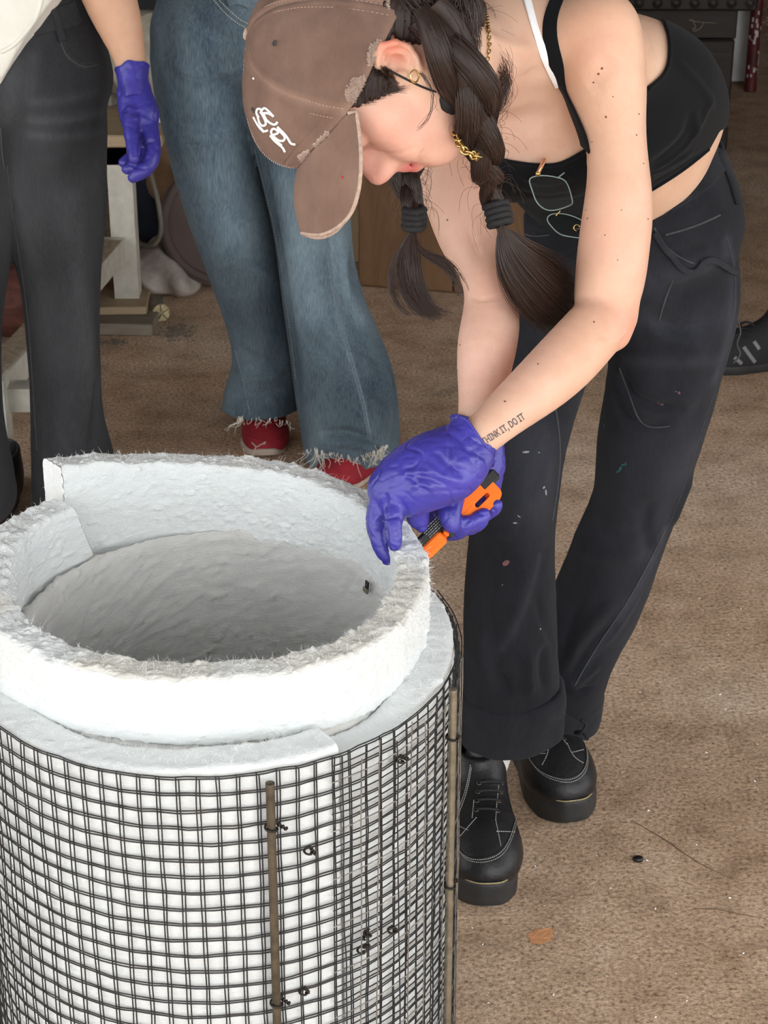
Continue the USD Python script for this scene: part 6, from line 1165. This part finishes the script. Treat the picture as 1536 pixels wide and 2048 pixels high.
for L_ in ([(60, 110), (60, 180), (50, 220), (12, 248)], [(56, 110), (56, 178), (46, 215), (10, 242)]): dashes(jm, L_, 'seam_thread', jp, 5, 3, .0008)
bead(jm, [(14, 330), (25, 420), (46, 560), (58, 660), (66, 780), (74, 900)], .0016, 'seam_thread', jp); bead(jm, [(2, 255), (4, 300), (10, 340)], .002, 'seam_thread', jp)
for tx_, an in ((atZ(170, 1095, 0), .05), (atZ(-45, 1100, 0), -.1)): shoe(tx_, an, 'dark shoe under the charcoal jeans', 1, .25, .09, ('leather', 'sole'), .022, False, pa)
G = Field(.008)
G.chain([J(267, 165, 3.478, 31), J(270, 195, 3.475, 32), J(278, 225, 3.47, 36), J(284, 262, 3.465, 33)], .012, (TV, .72), 1)
for q in ([(298, 262, 3.46, 18), (305, 292, 3.45, 16), (300, 325, 3.44, 15), (276, 348, 3.435, 13), (266, 354, 3.435, 11)], [(290, 262, 3.48, 18), (292, 300, 3.47, 15), (275, 328, 3.455, 14), (254, 338, 3.45, 11.5)], [(280, 260, 3.50, 17), (278, 296, 3.49, 14), (262, 318, 3.475, 12.5), (247, 325, 3.465, 10.5)], [(262, 228, 3.45, 17), (263, 262, 3.435, 15), (267, 295, 3.425, 13.5), (268, 318, 3.42, 11)]): G.chain([J(*p) for p in q], .004)
gm = keep_largest(surface(G, *G.bounds(), .003, 2)); gm = displace(gm, .004 * fb(gm.vertices, 40, 3, 2) - .0018 * np.exp(-(fb(gm.vertices, 34, 1, 5) / .025) ** 2)); gm = crease(gm, [([(282, 262), (279, 290), (276, 315)], .003, -.003), ([(246, 215), (262, 225), (285, 222)], .004, -.002), ([(250, 240), (270, 236), (300, 240)], .004, .002), ([(290, 285), (305, 283), (316, 280)], .003, -.002)])
gp = part('glove', gm, M['glove'], pa, label='violet blue glove on the hanging hand'); glove_cuff(at(270, 200, 3.472), at(264, 139, 3.482),   .0235, .0305, TV, 4, gp, .16)
# --- person in wide blue jeans and red shoes
pb_ = thing('person', 'person in wide faded blue jeans with frayed hems and red shoes', 'person', (atZ(610, 900, 0)[0], 3.9, 0))
hipb = at(478, 30, 3.93); fB, oB, AB = upper_body(pb_, (hipb[0], hipb[1] + .03), (.15, -.99), None)
for s in (-1, 1): fB.chain([(oB(s * .19, 0, 1.33), .046), (oB(s * .235, -.01, 1.10), .040), (oB(s * .20, .10, .98 + .06), .032), (oB(s * .08, .15, 1.06), .027)], .012); fB.ell(oB(s * .04, .155, 1.07), (.05, .02, .03), AB, .02)
sk = keep_largest(surface(fB, *fB.bounds(), .007)); part('body', sk, SKIN, pb_, True, tint=np.ones((len(sk.vertices), 3)) * (.76, .52, .40)); faceparts(pb_, oB, 1.); bystander_hair(pb_, oB, AB, 1., .12)
sh = Field(.03); sh.cone((oB(0, 0, .985), .108), (oB(0, 0, 1.30), .114), .05, (AB[:, 0], 1.36)); sh.cone((oB(-.15, 0, 1.34), .06), (oB(.15, 0, 1.34), .06), .04)
for s in (-1, 1): sh.cone((oB(s * .17, 0, 1.33), .060), (oB(s * .235, 0, 1.14), .056), .03)
m = keep_largest(surface(lambda P: np.maximum(sh(P), .995 - P[:, 2]), *sh.bounds(), .008, 3)); part('tee_shirt', displace(m, .008 * fb(m.vertices, 14, 3, 2)), M['grey_shirt'], pb_)
bf_ = Field(.03); bf_.ell(at(478, 80, 3.96), (.168, .118, .12), AB, .05); bf_.cone((at(478, -25, 3.93), .112), (at(478, 40, 3.945), .116), .05, (AB[:, 0], 1.34))
LB = [(398, 120, 3.96, 98), (408, 200, 3.99, 92), (426, 300, 4.03, 86), (458, 430, 4.08, 79), (492, 550, 4.13, 70), (521, 665, 4.19, 61), (530, 740, 4.22, 63), (522, 800, 4.25, 73), (520, 850, 4.28, 76)]
RB = [(560, 120, 3.94, 96), (582, 200, 3.96, 92), (600, 300, 3.98, 88), (620, 430, 4.01, 78), (634, 530, 4.04, 74), (655, 640, 4.08, 82), (684, 750, 4.115, 97), (699, 850, 4.15, 97), (705, 930, 4.185, 90)]
bf_.chain([J(*q) for q in LB], .01); bf_.chain([J(*q) for q in RB], .01); lo, hi = bf_.bounds(); lo[2] = .02; mid = np.array([at(598, 850, 4.2)[0], 0, 0])
def bj(P):
    right = P[:, 0] > mid[0] - .002; hl_ = atY(520, 842, 3.9)[2]; hem = np.where(right, .026 + .05 * np.clip((P[:, 0] - at(700, 900, 4.15)[0]) * 4, -.3, .8), .085 + .12 * (P[:, 1] - 3.85) * -.5); return np.maximum(np.maximum(bf_(P), P[:, 2] - 1.0), hem.astype(np.float32) - P[:, 2])
bm_ = keep_largest(surface(bj, lo, hi, .0062, 2)); bm_ = displace(bm_, .007 * fb(bm_.vertices * [1, 1, .6], 9, 3, 16))
bm_ = crease(bm_, [([(455, 800), (500, 790), (570, 780)], .012, -.008, .5), ([(470, 745), (510, 755), (570, 745)], .012, .008, .4), ([(470, 690), (520, 720), (575, 720)], .012, -.006), ([(640, 868), (690, 864), (735, 876), (770, 890)], .012, -.012, .6), ([(640, 890), (700, 885), (760, 905)], .010, .007), ([(700, 780), (740, 800), (790, 830)], .014, .007), ([(640, 640), (690, 700), (760, 740)], .014, .006), ([(590, 660), (640, 700), (690, 760)], .014, -.006), ([(700, 480), (690, 540), (700, 600)], .010, .006), ([(640, 480), (650, 560), (670, 640)], .012, .004),
    ([(330, 120), (400, 150), (480, 130)], .014, .006), ([(350, 260), (410, 280), (490, 250)], .014, .005), ([(385, 430), (440, 420), (520, 440)], .014, -.005), ([(420, 540), (480, 530), (550, 560)], .014, .006), ([(500, 200), (530, 340), (560, 500), (580, 640), (598, 790)], .010, -.010), ([(370, 20), (420, 60), (500, 90)], .012, -.005)])
V = np.array(bm_.vertices); wear = np.full(len(V), .78) + .55 * (meshkit.fbm(V * [7, 7, 2.5], 4, 14) - .5)
for pix, w, a in (([(390, 80), (410, 200), (430, 330), (460, 460)], .045, .65), ([(560, 360), (590, 470), (600, 560), (610, 620)], .04, .6), ([(310, 30), (330, 130), (360, 280)], .02, .3), ([(680, 480), (690, 560), (720, 640)], .015, .4), ([(660, 470), (672, 600), (700, 720), (725, 800), (740, 870)], .006, .4)): rub(pix, w, a, bm_)
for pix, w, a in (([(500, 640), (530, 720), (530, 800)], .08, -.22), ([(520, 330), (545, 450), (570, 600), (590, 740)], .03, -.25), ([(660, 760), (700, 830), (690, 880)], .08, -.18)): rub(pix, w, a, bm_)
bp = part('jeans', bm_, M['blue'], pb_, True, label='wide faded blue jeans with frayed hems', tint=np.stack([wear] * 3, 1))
for L_ in ([(428, 0), (450, 26), (478, 48), (500, 60)], [(432, -6), (456, 18), (482, 40), (502, 50)]): dashes(bm_, L_, 'stone_thread', bp, 5, 3, .0008)
dashes(bm_, [(650, 470), (668, 600), (700, 720), (722, 800), (738, 880)], 'denim_thread', bp, 6, 4, .0011); bead(bm_, [(655, 470), (673, 600), (705, 720), (727, 800), (742, 880)], .0018, 'denim_thread', bp); bead(bm_, [(470, 700), (490, 780), (500, 830)], .0014, 'denim_thread', bp); dashes(bm_, [(510, 300), (545, 440), (572, 600), (592, 760)], 'denim_thread', bp, 6, 4, .001)
jribbon(bm_, [(455, 8), (468, 2), (490, 6), (500, 12)], .016, bp, 'blue', 'belt_loop', .004, .003)
g = np.random.default_rng(31); L = []
def fray(x0, y0, x1, y1, D, n, l0, l1, dx=0.):
    for i in range(n):
        t = g.random(); a = at(x0 + (x1 - x0) * t + g.normal(0, 2), y0 + (y1 - y0) * t + g.normal(0, 2), D); l = g.uniform(l0, l1); d = unit(-UP + RT * (dx + g.normal(0, .6)) + TV * g.uniform(0, .3)); b_ = a + d * l * .5 + g.normal(0, .004, 3); L.append(spline(np.stack([a + UP * .006, a, b_, b_ + d * l * .5 + g.normal(0, .007, 3)]), 9))
fray(470, 846, 484, 838, 4.12, 9, .015, .04, -1.2); fray(610, 906, 700, 915, 4.06, 18, .006, .02); fray(690, 915, 770, 905, 4.07, 30, .008, .028); fray(628, 902, 645, 908, 4.05, 14, .02, .04, -.2); fray(745, 912, 775, 895, 4.07, 30, .01, .03, -.3); fray(480, 840, 590, 846, 4.13, 16, .003, .010)
curves('frayed_hem', L, (.0012, .0006), M['stone_thread'], bp, 'stuff')
def ang_of(heel, toe): d = toe - heel; return math.atan2(d[0], -d[1])
s1, u1, m1, o1, W1 = shoe(atZ(536, 921, 0) + (0, -.004, 0), .10, 'red suede shoe under the left blue leg', 1, .262, .104, ('red_suede', 'stone_rubber'), .012, False, pb_, .95)
hb, tb_ = atZ(770, 915, 0), atZ(640, 990, 0); s2, u2, m2, o2, W2 = shoe(tb_, ang_of(hb, tb_), 'red suede shoe half hidden behind the wool ring', 1, float(np.linalg.norm(hb - tb_)) + .05, .104, ('red_suede', 'stone_rubber'), .014, False, pb_, .95)
for L_ in ([(504, 885), (510, 891), (513, 893), (522, 889), (531, 887)], [(513, 892), (510, 899), (509, 904)], [(527, 886), (532, 884)]): bead(u1, L_, .0014, 'stone_rubber', s1, 'side_mark', .0006)
for L_ in ([(497, 872), (520, 880), (550, 880), (575, 868)], [(515, 843), (540, 848), (565, 842)], [(520, 838), (545, 843), (560, 838)]): bead(u1, L_, .0011, 'red_suede', s1, 'seam', .0004)
q, fi = hit(u1, [(487, 856), (484, 868), (484, 880), (490, 893)]); ok = fi >= 0
if ok.sum() > 2: part('pale_side_panel', ribbon(u1, [(488, 842), (485, 858), (484, 872), (488, 888), (500, 903)], .018, .0016, .0008), M['stone_rubber'], s1)
# --- foot of somebody at the right edge
pc = thing('person', 'person mostly out of frame at right, one black striped sneaker showing', 'person', atZ(1560, 760, 0))
tc = atZ(1392, 742, 0); s3, u3, m3, o3, W3 = shoe(tc, -1.42, 'black sneaker with grey stripes', 1, .275, .100, ('black_knit', 'black_rubber'), .024, False, pc, 1.3)
for L_ in ([(1486, 692), (1499, 710), (1511, 726)], [(1507, 682), (1513, 690), (1519, 699)], [(1468, 714), (1476, 721), (1484, 728)]):
    q, fi = hit(u3, L_)
    if (fi >= 0).all(): part('stripe', ribbon(u3, L_, .009, .001, .0008, 24), M['grey_stripe'], s3)
for L_ in ([(1476, 662), (1488, 658), (1502, 664)], [(1466, 674), (1480, 669), (1494, 676)]): bead(u3, L_, .0024, 'scrunchie', s3, 'lace', .002)
part('lace_loop', tube(spline(W3(np.array([(.01, -.11, .095), (.0, -.10, .112), (-.01, -.115, .118), (-.008, -.13, .105)])), 16), .0028, 7), M['scrunchie'], s3)
ank = W3((0, -.21, .07)); fC = Field(.02); fC.chain([(ank, .034), (ank + (0, .0, .06), .034), (ank + (.01, .02, .2), .048), (ank + (.02, .04, .36), .055), (ank + (.03, .04, .45), .055)], .01)
kn2 = ank + np.array([.03, .04, .45]); fC.chain([(kn2, .055), (kn2 + (.03, .02, .2), .07), (kn2 + (.06, .05, .42), .085), (kn2 + (.10, .06, .5), .09)], .01); hp = kn2 + np.array([.12, .06, .5]); o_ = hp + np.array([.10, .0, 0])
fC.chain([(o_ + (.03, 0, 0), .09), (o_ + (.06, .0, -.25), .07), (o_ + (.08, .02, -.5), .055), (o_ + (.10, .04, -.9), .034)], .01); fC.cone((o_, .10), (o_ + (0, 0, .40), .11), .05, ((1., 0, 0), 1.3)); fC.cone((o_ + (0, 0, .40), .05), (o_ + (0, 0, .55), .05), .03); fC.ell(o_ + (0, -.01, .66), (.075, .092, .115)); fC.ell(o_ + (-.0, -.10, .63), (.011, .016, .016), np.eye(3), .015)
for s in (-1, 1): fC.chain([(o_ + (s * .17, 0, .40), .05), (o_ + (s * .23, .0, .14), .04), (o_ + (s * .22, -.06, -.10), .03)], .012); fC.ell(o_ + (s * .215, -.075, -.17), (.018, .03, .06))
m = keep_largest(surface(fC, *fC.bounds(), .008)); part('body', m, SKIN, pc, True, tint=np.ones((len(m.vertices), 3)) * (.62, .36, .25))
fl = Field(.02); fl.chain([(kn2 + (-.005, -.01, -.12), .062), (kn2 + (0, 0, 0), .066), (kn2 + (.03, .02, .2), .08), (kn2 + (.06, .05, .42), .098), (o_ + (-.01, 0, .02), .105)], .01); fl.chain([(o_ + (.03, 0, 0), .105), (o_ + (.06, .0, -.25), .08), (o_ + (.08, .02, -.5), .064), (o_ + (.085, .02, -.62), .06)], .01); m = keep_largest(surface(fl, *fl.bounds(), .008)); part('shorts', m, M['navy_cloth'], pc)
sh = Field(.03); sh.cone((o_ + (0, 0, .08), .112), (o_ + (0, 0, .40), .12), .05, ((1., 0, 0), 1.3)); m = keep_largest(surface(sh, *sh.bounds(), .010)); part('tee_shirt', m, M['dark_shirt'], pc)
part('sock', tube(np.array([ank + (0, 0, -.02), ank + (0, 0, .012), ank + (0, 0, .04)]), .037, 24), M['black_knit'], pc); _ = (0 if True else None)
